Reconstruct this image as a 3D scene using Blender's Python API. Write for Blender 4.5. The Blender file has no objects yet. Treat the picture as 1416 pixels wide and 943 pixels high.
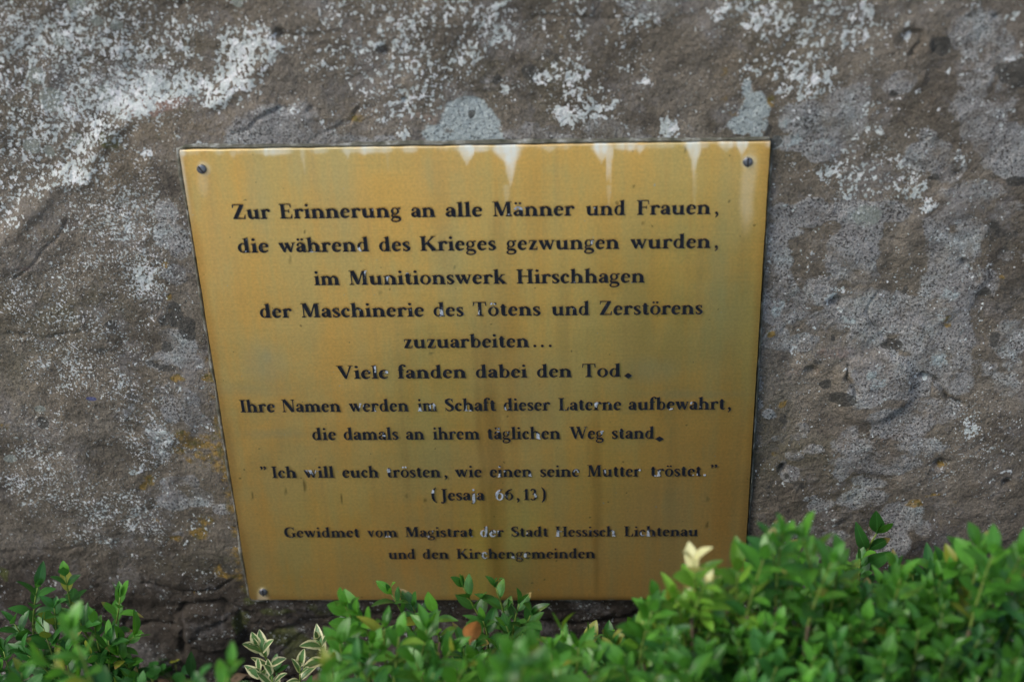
import bpy, math, random
import numpy as np
from mathutils import Vector, Matrix

# ---------------------------------------------------------------- camera
scene = bpy.context.scene
COL = scene.collection
RES_X, RES_Y, FPX = 1416.0, 943.0, 2088.5
PW, PH, PZ = 0.40, 0.3976, 0.095            # brass plate size and height of its lower edge
CAM = np.array([0.27580 - PW / 2, -0.93982, 0.80918 + PZ])
R = np.array([[0.99876945, 0.03758317, -0.03235884],
              [-0.00836761, -0.51541567, -0.85689945],
              [-0.04888326, 0.85611576, -0.51446695]])   # world -> (right, down, forward)
cd = bpy.data.cameras.new('camera')
cam = bpy.data.objects.new('camera', cd)
COL.objects.link(cam)
m = Matrix([[R[0][0], -R[1][0], -R[2][0], CAM[0]],
            [R[0][1], -R[1][1], -R[2][1], CAM[1]],
            [R[0][2], -R[1][2], -R[2][2], CAM[2]],
            [0, 0, 0, 1]])
cam.matrix_world = m
cd.sensor_width = 36.0
cd.lens = 36.0 * FPX / RES_X
cd.clip_start = 0.05
cd.clip_end = 2000
cd.dof.use_dof = True
cd.dof.focus_distance = 1.12
cd.dof.aperture_fstop = 3.9
scene.camera = cam

# ---------------------------------------------------------------- light
SUN_EL, SUN_AZ = math.radians(48), math.radians(238)     # soft sun behind thin cloud, front left
world = bpy.data.worlds.new('World')
scene.world = world
world.use_nodes = True
wn = world.node_tree.nodes
wl = world.node_tree.links
for n in list(wn):
    wn.remove(n)
sky = wn.new('ShaderNodeTexSky')
sky.sky_type = 'NISHITA'
sky.sun_disc = False
sky.sun_elevation = SUN_EL
sky.sun_rotation = SUN_AZ
sky.air_density = 1.0
sky.dust_density = 3.0
sky.ozone_density = 1.0
bg = wn.new('ShaderNodeBackground')
bg.inputs['Strength'].default_value = 0.125
wo = wn.new('ShaderNodeOutputWorld')
wl.new(sky.outputs[0], bg.inputs[0])
wl.new(bg.outputs[0], wo.inputs[0])
sd = bpy.data.lights.new('sun', 'SUN')
sd.energy = 1.0
sd.angle = math.radians(20)
sd.color = (1.0, 0.95, 0.88)
sun = bpy.data.objects.new('sun', sd)
COL.objects.link(sun)
sv = Vector((math.sin(SUN_AZ) * math.cos(SUN_EL), math.cos(SUN_AZ) * math.cos(SUN_EL), math.sin(SUN_EL)))
sun.rotation_euler = sv.to_track_quat('Z', 'Y').to_euler()
sun.location = (0, -3, 4)

scene.render.engine = 'CYCLES'
scene.view_settings.view_transform = 'Standard'
scene.view_settings.look = 'None'
scene.view_settings.gamma = 1
scene.view_settings.exposure = 0.80
scene.cycles.max_bounces = 8
scene.render.resolution_x = 1024
scene.render.resolution_y = 681


# ---------------------------------------------------------------- helpers
def ray(px, py):
    d = R.T @ np.array([(px - RES_X / 2) / FPX, (py - RES_Y / 2) / FPX, 1.0])
    return d


def at_y(px, py, y):
    """point of the place seen at a photo pixel, on the vertical plane y"""
    d = ray(px, py)
    return CAM + d * ((y - CAM[1]) / d[1])


def at_z(px, py, z):
    d = ray(px, py)
    return CAM + d * ((z - CAM[2]) / d[2])


def link(name, me, parent=None):
    o = bpy.data.objects.new(name, me)
    COL.objects.link(o)
    if parent is not None:
        o.parent = parent
    return o


def empty(name, loc, parent=None):
    o = bpy.data.objects.new(name, None)
    o.empty_display_size = 0.02
    COL.objects.link(o)
    o.location = loc
    if parent is not None:
        o.parent = parent
    return o


def tag(o, label=None, cat=None, group=None, kind=None):
    if label: o['label'] = label
    if cat: o['category'] = cat
    if group: o['group'] = group
    if kind: o['kind'] = kind
    return o


def mesh(name, verts, faces, mats, smooth=True, mat_idx=None):
    me = bpy.data.meshes.new(name)
    me.from_pydata([tuple(v) for v in verts], [], [tuple(f) for f in faces])
    for mt in (mats if isinstance(mats, (list, tuple)) else [mats]):
        me.materials.append(mt)
    if mat_idx is not None:
        me.polygons.foreach_set('material_index', mat_idx)
    if smooth:
        me.polygons.foreach_set('use_smooth', [True] * len(me.polygons))
    me.update()
    return me


def grid_mesh(name, X, Y, Z, mat):
    nr, nc = X.shape
    me = bpy.data.meshes.new(name)
    co = np.stack([X, Y, Z], -1).reshape(-1, 3).astype(np.float32)
    idx = np.arange(nr * nc).reshape(nr, nc)
    q = np.stack([idx[:-1, :-1], idx[:-1, 1:], idx[1:, 1:], idx[1:, :-1]], -1).reshape(-1)
    nf = (nr - 1) * (nc - 1)
    me.vertices.add(nr * nc)
    me.vertices.foreach_set('co', co.ravel())
    me.loops.add(nf * 4)
    me.loops.foreach_set('vertex_index', q.astype(np.int32))
    me.polygons.add(nf)
    me.polygons.foreach_set('loop_start', np.arange(0, nf * 4, 4, dtype=np.int32))
    me.polygons.foreach_set('use_smooth', np.ones(nf, dtype=bool))
    me.materials.append(mat)
    me.update(calc_edges=True)
    return me


def set_attr(me, name, arr):
    a = me.attributes.new(name, 'FLOAT', 'POINT')
    a.data.foreach_set('value', arr.astype(np.float32).ravel())


_rs = np.random.RandomState(11)
_tab = _rs.rand(512, 512)


def vnoise(x, y, seed=0):
    x = x + seed * 17.31 + 1000
    y = y + seed * 9.17 + 1000
    xi = np.floor(x).astype(int); yi = np.floor(y).astype(int)
    fx = x - xi; fy = y - yi
    fx = fx * fx * (3 - 2 * fx); fy = fy * fy * (3 - 2 * fy)
    a = _tab[yi % 512, xi % 512]; b = _tab[yi % 512, (xi + 1) % 512]
    c = _tab[(yi + 1) % 512, xi % 512]; d = _tab[(yi + 1) % 512, (xi + 1) % 512]
    return (a * (1 - fx) + b * fx) * (1 - fy) + (c * (1 - fx) + d * fx) * fy


def fbm(x, y, seed=0, octv=5, gain=0.5):
    s = 0; a = 1.0; t = 0
    for k in range(octv):
        s = s + a * (vnoise(x, y, seed + k * 3) - 0.5)
        t += a
        a *= gain; x = x * 2.03; y = y * 2.03
    return s / t * 2


def sstep(a, b, x):
    t = np.clip((x - a) / (b - a), 0, 1)
    return t * t * (3 - 2 * t)


# ---------------------------------------------------------------- node helpers
class NT:
    def __init__(self, name):
        self.m = bpy.data.materials.new(name)
        self.m.use_nodes = True
        self.n = self.m.node_tree.nodes
        self.l = self.m.node_tree.links
        self.bsdf = self.n['Principled BSDF']
        self.tc = self.n.new('ShaderNodeTexCoord')

    def noise(self, scale, detail=4, rough=0.6, dist=0.0, vec=None, offs=None, lac=2.0):
        nd = self.n.new('ShaderNodeTexNoise')
        nd.inputs['Scale'].default_value = scale
        nd.inputs['Detail'].default_value = detail
        nd.inputs['Roughness'].default_value = rough
        nd.inputs['Distortion'].default_value = dist
        nd.inputs['Lacunarity'].default_value = lac
        v = vec or self.tc.outputs['Object']
        if offs:
            mp = self.n.new('ShaderNodeMapping')
            if len(offs) == 3:
                mp.inputs['Location'].default_value = offs
            else:
                mp.inputs['Location'].default_value = offs[:3]
                mp.inputs['Scale'].default_value = offs[3:]
            self.l.new(v, mp.inputs[0]); v = mp.outputs[0]
        self.l.new(v, nd.inputs['Vector'])
        return nd.outputs['Fac']

    def voronoi(self, scale, feature='F1', out='Distance', rand=1.0, vec=None):
        nd = self.n.new('ShaderNodeTexVoronoi')
        nd.feature = feature
        nd.inputs['Scale'].default_value = scale
        nd.inputs['Randomness'].default_value = rand
        self.l.new(vec or self.tc.outputs['Object'], nd.inputs['Vector'])
        return nd.outputs[out]

    def set(self, inp, v):
        if hasattr(v, 'links') or isinstance(v, bpy.types.NodeSocket):
            self.l.new(v, inp)
        else:
            inp.default_value = v

    def math(self, op, a, b=0.0, c=0.0, clamp=False):
        nd = self.n.new('ShaderNodeMath')
        nd.operation = op
        nd.use_clamp = clamp
        self.set(nd.inputs[0], a); self.set(nd.inputs[1], b)
        self.set(nd.inputs[2], c)
        return nd.outputs[0]

    def step(self, v, a, b):
        nd = self.n.new('ShaderNodeMapRange')
        nd.interpolation_type = 'SMOOTHSTEP'
        self.set(nd.inputs['Value'], v)
        self.set(nd.inputs['From Min'], a); self.set(nd.inputs['From Max'], b)
        return nd.outputs['Result']

    def mix(self, f, a, b, mode='MIX'):
        nd = self.n.new('ShaderNodeMix')
        nd.data_type = 'RGBA'
        nd.blend_type = mode
        self.set(nd.inputs[0], f)
        for k, v in ((6, a), (7, b)):
            if isinstance(v, tuple):
                v = (*v, 1.0) if len(v) == 3 else v
            self.set(nd.inputs[k], v)
        return nd.outputs[2]

    def ramp(self, f, stops):
        nd = self.n.new('ShaderNodeValToRGB')
        el = nd.color_ramp.elements
        while len(el) < len(stops):
            el.new(0.5)
        for e, (p, c) in zip(el, stops):
            e.position = p; e.color = (*c, 1)
        self.set(nd.inputs[0], f)
        return nd.outputs[0]

    def attr(self, name, out='Fac'):
        nd = self.n.new('ShaderNodeAttribute')
        nd.attribute_name = name
        return nd.outputs[out]

    def bump(self, h, dist, strength=1.0, normal=None):
        nd = self.n.new('ShaderNodeBump')
        nd.inputs['Strength'].default_value = strength
        nd.inputs['Distance'].default_value = dist
        self.l.new(h, nd.inputs['Height'])
        if normal: self.l.new(normal, nd.inputs['Normal'])
        return nd.outputs[0]

    def out(self, color=None, rough=None, normal=None, metallic=None, spec=None):
        b = self.bsdf
        if color is not None:
            if isinstance(color, tuple): color = (*color, 1.0)
            self.set(b.inputs['Base Color'], color)
        if rough is not None: self.set(b.inputs['Roughness'], rough)
        if normal is not None: self.l.new(normal, b.inputs['Normal'])
        if metallic is not None: self.set(b.inputs['Metallic'], metallic)
        if spec is not None: self.set(b.inputs['Specular IOR Level'], spec)
        return self.m


# ---------------------------------------------------------------- stone material
def stone_material():
    t = NT('lichen_stone')
    g1 = t.noise(9, 8, 0.62, 0.4)
    g2 = t.noise(60, 6, 0.65)
    g3 = t.noise(850, 4, 0.68)
    base = t.ramp(g1, [(0.30, (0.100, 0.087, 0.066)), (0.50, (0.168, 0.149, 0.118)), (0.70, (0.26, 0.236, 0.196))])
    base = t.mix(0.75, base, t.ramp(g2, [(0.3, (0.62, 0.60, 0.58)), (0.5, (1, 1, 1)), (0.7, (1.4, 1.36, 1.33))]), 'MULTIPLY')
    # hue drift: purple grey and olive
    base = t.mix(t.step(t.noise(5, 4, 0.6, offs=(7, 3, 1)), 0.48, 0.66), base, t.mix(0.2, base, (0.145, 0.125, 0.118)))
    base = t.mix(t.step(t.noise(7, 5, 0.65, offs=(2, 9, 4)), 0.52, 0.72), base, t.mix(0.5, base, (0.115, 0.106, 0.060)))
    grain = t.ramp(g3, [(0.32, (0.5, 0.5, 0.5)), (0.5, (1, 1, 1)), (0.68, (1.5, 1.5, 1.5))])
    base = t.mix(0.8, base, grain, 'MULTIPLY')
    # dark grimy speckle everywhere
    sp = t.step(t.noise(320, 4, 0.7, offs=(1, 1, 6)), 0.56, 0.63)
    base = t.mix(t.math('MULTIPLY', sp, 0.55), base, (0.035, 0.033, 0.032))
    tan = t.math('ADD', t.attr('tan'), t.math('MULTIPLY', t.math('SUBTRACT', g2, 0.5), 1.0))
    base = t.mix(t.math('MULTIPLY', t.step(tan, 0.3, 0.9), 0.6), base, t.mix(0.8, (0.20, 0.165, 0.115), grain, 'MULTIPLY'))
    # rosy scars
    rose = t.math('ADD', t.attr('rose'), t.math('MULTIPLY', t.math('SUBTRACT', g2, 0.5), 1.2))
    base = t.mix(t.math('MULTIPLY', t.step(rose, 0.45, 0.75), 0.65), base, t.mix(0.8, (0.24, 0.155, 0.13), grain, 'MULTIPLY'))
    # damp soil-stained foot of the stone, and softer darker patches elsewhere
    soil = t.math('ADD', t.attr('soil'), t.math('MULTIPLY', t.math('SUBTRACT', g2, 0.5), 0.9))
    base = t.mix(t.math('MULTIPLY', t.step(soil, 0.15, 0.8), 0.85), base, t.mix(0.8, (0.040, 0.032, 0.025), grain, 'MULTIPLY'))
    # grey crust lichen with black dots
    edge = t.math('MULTIPLY', t.math('SUBTRACT', t.noise(75, 9, 0.74), 0.5), 2.1)
    gm = t.math('ADD', t.attr('grey'), edge)
    gmask = t.math('MULTIPLY', t.step(gm, 0.36, 0.68), t.step(t.noise(33, 5, .65, offs=(3, 8, 5)), .30, .56))
    gcol = t.ramp(t.noise(38, 4, 0.6, offs=(4, 4, 4)), [(0.3, (0.245, 0.242, 0.240)), (0.52, (0.325, 0.335, 0.332)), (0.72, (0.39, 0.45, 0.45))])
    rim = t.math('MULTIPLY', t.math('SUBTRACT', t.step(gm, 0.46, 0.56), t.step(gm, 0.62, 0.95)), 0.5)
    gcol = t.mix(rim, gcol, (0.37, 0.37, 0.355))
    dots = t.noise(640, 2, 0.6, offs=(3, 1, 2))
    dens = t.math('MULTIPLY', t.math('SUBTRACT', t.noise(28, 3, 0.6, offs=(8, 1, 0)), 0.5), 0.22)
    dots = t.step(t.math('ADD', dots, dens), 0.545, 0.61)
    gcol = t.mix(t.math('MULTIPLY', dots, 0.92), gcol, (0.035, 0.034, 0.035))
    gcol = t.mix(0.85, gcol, grain, 'MULTIPLY')
    c = t.mix(t.math('MULTIPLY', gmask, 0.86), base, gcol)
    # thin film of grey growth scattered all over
    film = t.step(t.math('ADD', t.noise(21, 7, .7, offs=(6, 2, 8)), t.math('MULTIPLY', t.math('SUBTRACT', t.noise(160, 4, .7), .5), .35)), 0.50, 0.66)
    c = t.mix(t.math('MULTIPLY', film, 0.42), c, t.mix(t.math('MULTIPLY', dots, .7), (0.27, 0.262, 0.258), (0.05, 0.05, 0.055)))
    film2 = t.step(t.noise(30, 7, .7, offs=(1, 6, 3)), 0.54, 0.68)
    c = t.mix(t.math('MULTIPLY', film2, 0.6), c, (0.062, 0.055, 0.048))
    # blue-white pale crust
    pm = t.math('ADD', t.attr('pale'), edge)
    pmask = t.step(pm, 0.45, 0.72)
    pcol = t.mix(t.math('MULTIPLY', t.step(t.math('ADD', t.noise(480, 2, 0.6, offs=(1, 8, 2)), dens), 0.56, 0.64), 0.8), (0.40, 0.47, 0.475), (0.07, 0.085, 0.09))
    pcol = t.mix(0.5, pcol, grain, 'MULTIPLY')
    c = t.mix(t.math('MULTIPLY', pmask, 0.85), c, pcol)
    # round grey-green lichens
    om = t.step(t.math('ADD', t.attr('olive'), t.math('MULTIPLY', edge, 0.5)), 0.42, 0.6)
    c = t.mix(t.math('MULTIPLY', om, 0.8), c, t.mix(0.7, (0.245, 0.275, 0.245), grain, 'MULTIPLY'))
    # yellow / orange lichen
    ym = t.math('ADD', t.attr('yellow'), t.math('MULTIPLY', t.math('SUBTRACT', t.noise(120, 6, 0.72, offs=(5, 5, 1)), 0.5), 2.2))
    ycol = t.ramp(t.noise(140, 3, 0.6, offs=(6, 0, 1)), [(0.38, (0.12, 0.105, 0.02)), (0.5, (0.24, 0.155, 0.035)), (0.62, (0.34, 0.215, 0.04))])
    c = t.mix(t.math('MULTIPLY', t.step(ym, 0.40, 0.85), 0.8), c, t.mix(0.8, ycol, grain, 'MULTIPLY'))
    # green algae / moss film
    mm = t.math('ADD', t.attr('moss'), t.math('MULTIPLY', t.math('SUBTRACT', t.noise(90, 6, 0.7, offs=(0, 5, 9)), 0.5), 1.6))
    c = t.mix(t.math('MULTIPLY', t.step(mm, 0.38, 0.8), 0.75), c, t.mix(0.8, (0.085, 0.10, 0.028), grain, 'MULTIPLY'))
    # near black lichens
    dm = t.math('ADD', t.attr('dark'), t.math('MULTIPLY', edge, 0.7))
    c = t.mix(t.math('MULTIPLY', t.step(dm, 0.45, 0.62), 0.85), c, t.mix(0.8, (0.062, 0.062, 0.056), grain, 'MULTIPLY'))
    # fleck of blue
    c = t.mix(t.step(t.attr('blue'), 0.4, 0.7), c, (0.10, 0.11, 0.22))
    # chalk white crumbs: coarse and fine
    wd = t.attr('white')
    n1 = t.noise(285, 4, 0.62, 0.0, offs=(2, 2, 2, 1.0, 1.0, 0.85))
    n2 = t.noise(48, 4, 0.6, offs=(9, 2, 1))
    wv = t.math('ADD', t.math('ADD', n1, t.math('MULTIPLY', t.math('SUBTRACT', n2, 0.5), 0.38)), t.math('MULTIPLY', wd, 0.18))
    crumb = t.voronoi(430)
    wv = t.math('ADD', wv, t.math('MULTIPLY', t.math('SUBTRACT', 0.48, crumb), 0.24))
    wmask = t.step(wv, 0.662, 0.684)
    n3 = t.noise(560, 3, 0.6, offs=(0, 3, 2))
    fd = t.attr('fleck')
    fv = t.math('ADD', t.math('ADD', n3, t.math('MULTIPLY', t.math('SUBTRACT', n2, 0.5), 0.35)), t.math('MULTIPLY', fd, 0.17))
    fmask = t.step(fv, 0.685, 0.74)
    sparse = t.step(t.noise(420, 2, 0.5, offs=(7, 7, 7)), 0.735, 0.77)
    fmask = t.math('MAXIMUM', fmask, t.math('MULTIPLY', sparse, 0.5))
    wcol = t.ramp(t.noise(110, 4, 0.7, offs=(4, 8, 8)), [(0.33, (0.40, 0.455, 0.44)), (0.5, (0.62, 0.68, 0.67)), (0.68, (0.80, 0.81, 0.83))])
    wcol = t.mix(0.3, wcol, grain, 'MULTIPLY')
    c = t.mix(t.math('MULTIPLY', fmask, 0.8), c, wcol)
    c = t.mix(t.math('MULTIPLY', wmask, 0.93), c, wcol)
    # mineral pores
    h = t.math('ADD', t.math('MULTIPLY', g2, 1.3), t.math('MULTIPLY', t.noise(240, 5, 0.7), 0.9))
    h = t.math('ADD', h, t.math('MULTIPLY', g3, 0.28))
    h = t.math('ADD', h, t.math('MULTIPLY', wmask, 0.22))
    h = t.math('ADD', h, t.math('MULTIPLY', gmask, 0.12))
    nrm = t.bump(h, 0.0044, 0.9)
    return t.out(c, 0.92, nrm, spec=0.25)


def plain(name, color, rough=0.7, metallic=0.0, nscale=80, var=0.35, bump=0.0, spec=0.4):
    t = NT(name)
    n = t.noise(nscale, 5, 0.65)
    lo = tuple(v * (1 - var) for v in color)
    hi = tuple(min(1, v * (1 + var)) for v in color)
    c = t.ramp(n, [(0.3, lo), (0.7, hi)])
    nrm = t.bump(t.noise(nscale * 5, 4, 0.7), bump, 0.8) if bump else None
    return t.out(c, rough, nrm, metallic, spec)


# ---------------------------------------------------------------- the stone
S0Y = 0.0045           # mean plane of the stone face, the plate front being y = 0


def wpos(px, py):
    p = at_y(px, py, S0Y)
    return p[0], p[2]


def blobs(X, Z, L, soft=0.35):
    M = np.zeros_like(X)
    for b in L:
        cx, cz = wpos(b[0], b[1])
        rx, rz = b[2] * 0.00056, b[3] * 0.00066
        a = b[4] if len(b) > 4 else 1.0
        x0, x1 = cx - rx * 1.6, cx + rx * 1.6
        sel = (np.abs(X - cx) < rx * 1.7) & (np.abs(Z - cz) < rz * 1.7)
        d = np.sqrt(((X[sel] - cx) / rx) ** 2 + ((Z[sel] - cz) / rz) ** 2)
        v = a * sstep(1.0 + soft, 1.0 - soft, d)
        M[sel] = np.maximum(M[sel], v)
    return M


def seg_dist(X, Z, pts):
    D = np.full(X.shape, 9.0)
    P = [wpos(*p) for p in pts]
    for (ax, az), (bx, bz) in zip(P[:-1], P[1:]):
        dx, dz = bx - ax, bz - az
        L2 = dx * dx + dz * dz
        tt = np.clip(((X - ax) * dx + (Z - az) * dz) / L2, 0, 1)
        D = np.minimum(D, np.hypot(X - ax - tt * dx, Z - az - tt * dz))
    return D


def poly_side(X, Z, pts):
    """+1 inside the polygon"""
    P = [wpos(*p) for p in pts]
    ins = np.zeros(X.shape, bool)
    j = len(P) - 1
    for i in range(len(P)):
        xi, zi = P[i]; xj, zj = P[j]
        c = ((zi > Z) != (zj > Z)) & (X < (xj - xi) * (Z - zi) / (zj - zi + 1e-12) + xi)
        ins ^= c
        j = i
    return ins


WHITE = [(30, 30, 60, 25, .55), (100, 45, 70, 30, .8), (60, 75, 90, 28, .8), (20, 110, 50, 35, .85), (90, 120, 70, 40, .8),
         (190, 40, 40, 30, .6), (150, 70, 60, 35, .8), (215, 75, 50, 25, .75), (255, 45, 25, 22, .6), (240, 95, 35, 20, .7),
         (230, 125, 75, 18, 1.25), (290, 130, 40, 16, 1.3), (180, 150, 38, 16, 1.3), (330, 85, 35, 30, 1.1), (355, 60, 30, 22, 1.0), (320, 105, 28, 20, 1.15),
         (130, 100, 60, 40, .75), (60, 165, 60, 30, .75), (120, 165, 50, 25, .8), (30, 205, 40, 30, .6), (100, 235, 40, 16, 1.1), (70, 245, 30, 18, .8), (120, 215, 25, 25, .8),
         (20, 255, 35, 20, .65), (48, 265, 10, 14, .9), (90, 190, 50, 25, .6), (15, 300, 22, 25, .5),
         (270, 18, 40, 10, .35), (435, 22, 22, 18, .7), (445, 45, 30, 22, .6), (410, 55, 20, 20, .5), (455, 80, 22, 18, .6), (425, 90, 15, 12, .5),
         (500, 25, 40, 25, .62), (545, 45, 35, 30, .65), (540, 75, 38, 18, .8), (500, 65, 28, 18, .6), (600, 25, 40, 25, .6), (640, 75, 28, 18, .8), (600, 92, 30, 14, .7),
         (650, 20, 30, 20, .65), (690, 15, 18, 15, .7), (690, 45, 24, 16, .75), (655, 48, 22, 14, .6), (515, 100, 34, 14, .75), (560, 100, 30, 22, .85), (522, 128, 26, 12, .7), (575, 140, 22, 16, .95),
         (560, 158, 26, 14, .8), (553, 188, 12, 12, .95), (535, 167, 12, 8, .7), (690, 126, 11, 8, 1.1), (578, 115, 40, 12, .6),
         (808, 25, 12, 28, .7), (800, 70, 18, 20, .6), (795, 105, 34, 14, .75), (750, 108, 13, 9, .9), (815, 130, 28, 14, .8), (782, 155, 16, 12, 1.0), (822, 155, 26, 12, 1.0), (845, 145, 10, 12, .8), (765, 30, 22, 14, .4),
         (870, 40, 14, 14, .6), (902, 30, 18, 10, .8), (900, 112, 10, 10, .75), (868, 100, 7, 5, .7), (924, 181, 13, 15, 1.4), (852, 62, 16, 10, .5), (875, 8, 8, 8, .6),
         (1005, 20, 18, 10, .95), (1025, 5, 16, 8, .7), (1050, 35, 22, 14, .75), (1070, 12, 30, 12, .8), (1090, 35, 22, 20, .7), (1075, 65, 28, 22, .7), (1045, 95, 22, 14, .75), (1085, 98, 40, 22, .75),
         (1140, 20, 28, 22, .85), (1185, 12, 26, 16, .85), (1180, 42, 30, 22, .85), (1140, 52, 22, 18, .8), (1105, 60, 30, 18, .7), (1133, 105, 20, 14, 1.0), (1110, 126, 12, 6, .9), (1085, 126, 22, 10, .85), (1200, 60, 10, 16, .6), (1187, 125, 8, 10, .7), (1187, 155, 6, 10, .6),
         (1290, 4, 20, 8, .6), (1390, 29, 7, 8, 1.1), (1310, 100, 4, 4, .9), (1397, 78, 5, 4, .9), (1253, 54, 4, 8, 1.1),
         (1172, 205, 22, 14, .85), (1137, 246, 9, 9, 1.25), (1170, 232, 24, 14, .6), (1190, 255, 28, 22, .95), (1225, 245, 22, 16, .8), (1220, 265, 28, 14, .8), (1262, 262, 22, 20, .75), (1282, 290, 9, 8, 1.2), (1175, 275, 12, 8, 1.0), (1243, 218, 14, 8, .8), (1205, 180, 14, 6, .7), (1258, 178, 12, 6, .6), (1240, 232, 18, 8, .6),
         (1328, 212, 10, 12, .8), (1378, 170, 10, 10, .7), (1350, 205, 8, 5, .6), (1150, 412, 9, 9, 1.3), (1160, 408, 9, 5, 1.0), (1124, 461, 4, 3, 1.3), (1169, 516, 4, 3, 1.4), (1338, 600, 10, 10, 1.3), (1284, 529, 3, 3, 1.3),
         (1393, 651, 9, 4, 1.2), (1397, 664, 6, 3, 1.3), (1340, 588, 12, 10, .6), (1100, 490, 4, 3, 1.1), (1062, 300, 2, 8, 1.1), (198, 212, 6, 6, 1.4),
         (208, 382, 22, 14, .75), (230, 372, 14, 14, .8), (180, 330, 20, 12, .7), (215, 322, 14, 10, .7), (208, 600, 12, 12, .8), (215, 612, 18, 14, .7), (190, 650, 12, 8, .8), (145, 705, 26, 10, .75), (180, 725, 10, 10, .8), (150, 748, 16, 8, .7), (36, 698, 9, 7, .9), (95, 738, 4, 4, 1.1), (12, 668, 14, 9, .7), (58, 654, 14, 9, .5), (77, 503, 18, 10, .6), (60, 400, 30, 16, .4), (218, 552, 6, 8, .8), (130, 690, 30, 12, .55), (385, 620, 4, 4, .5), (460, 180, 8, 5, .8), (400, 142, 18, 4, .9), (452, 165, 4, 10, .8)]
FLECK = [(120, 400, 130, 110, .55), (190, 340, 60, 60, .95), (215, 385, 35, 35, 1.1), (100, 480, 90, 70, .75), (60, 420, 70, 50, .6), (180, 290, 70, 25, .9), (80, 505, 40, 30, .9), (150, 440, 40, 60, .7),
         (200, 600, 40, 60, .85), (120, 690, 90, 40, .75), (60, 650, 60, 40, .8), (190, 720, 50, 30, .75), (20, 670, 30, 25, .9), (200, 540, 50, 30, .7), (140, 740, 60, 20, .6), (60, 590, 60, 40, .5),
         (150, 250, 80, 30, .6), (100, 100, 160, 120, .75), (600, 80, 130, 80, .4), (1110, 70, 110, 60, .4), (1215, 240, 70, 50, .45), (1320, 600, 60, 60, .5), (800, 120, 60, 60, .35), (250, 800, 60, 40, .3)]
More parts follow.
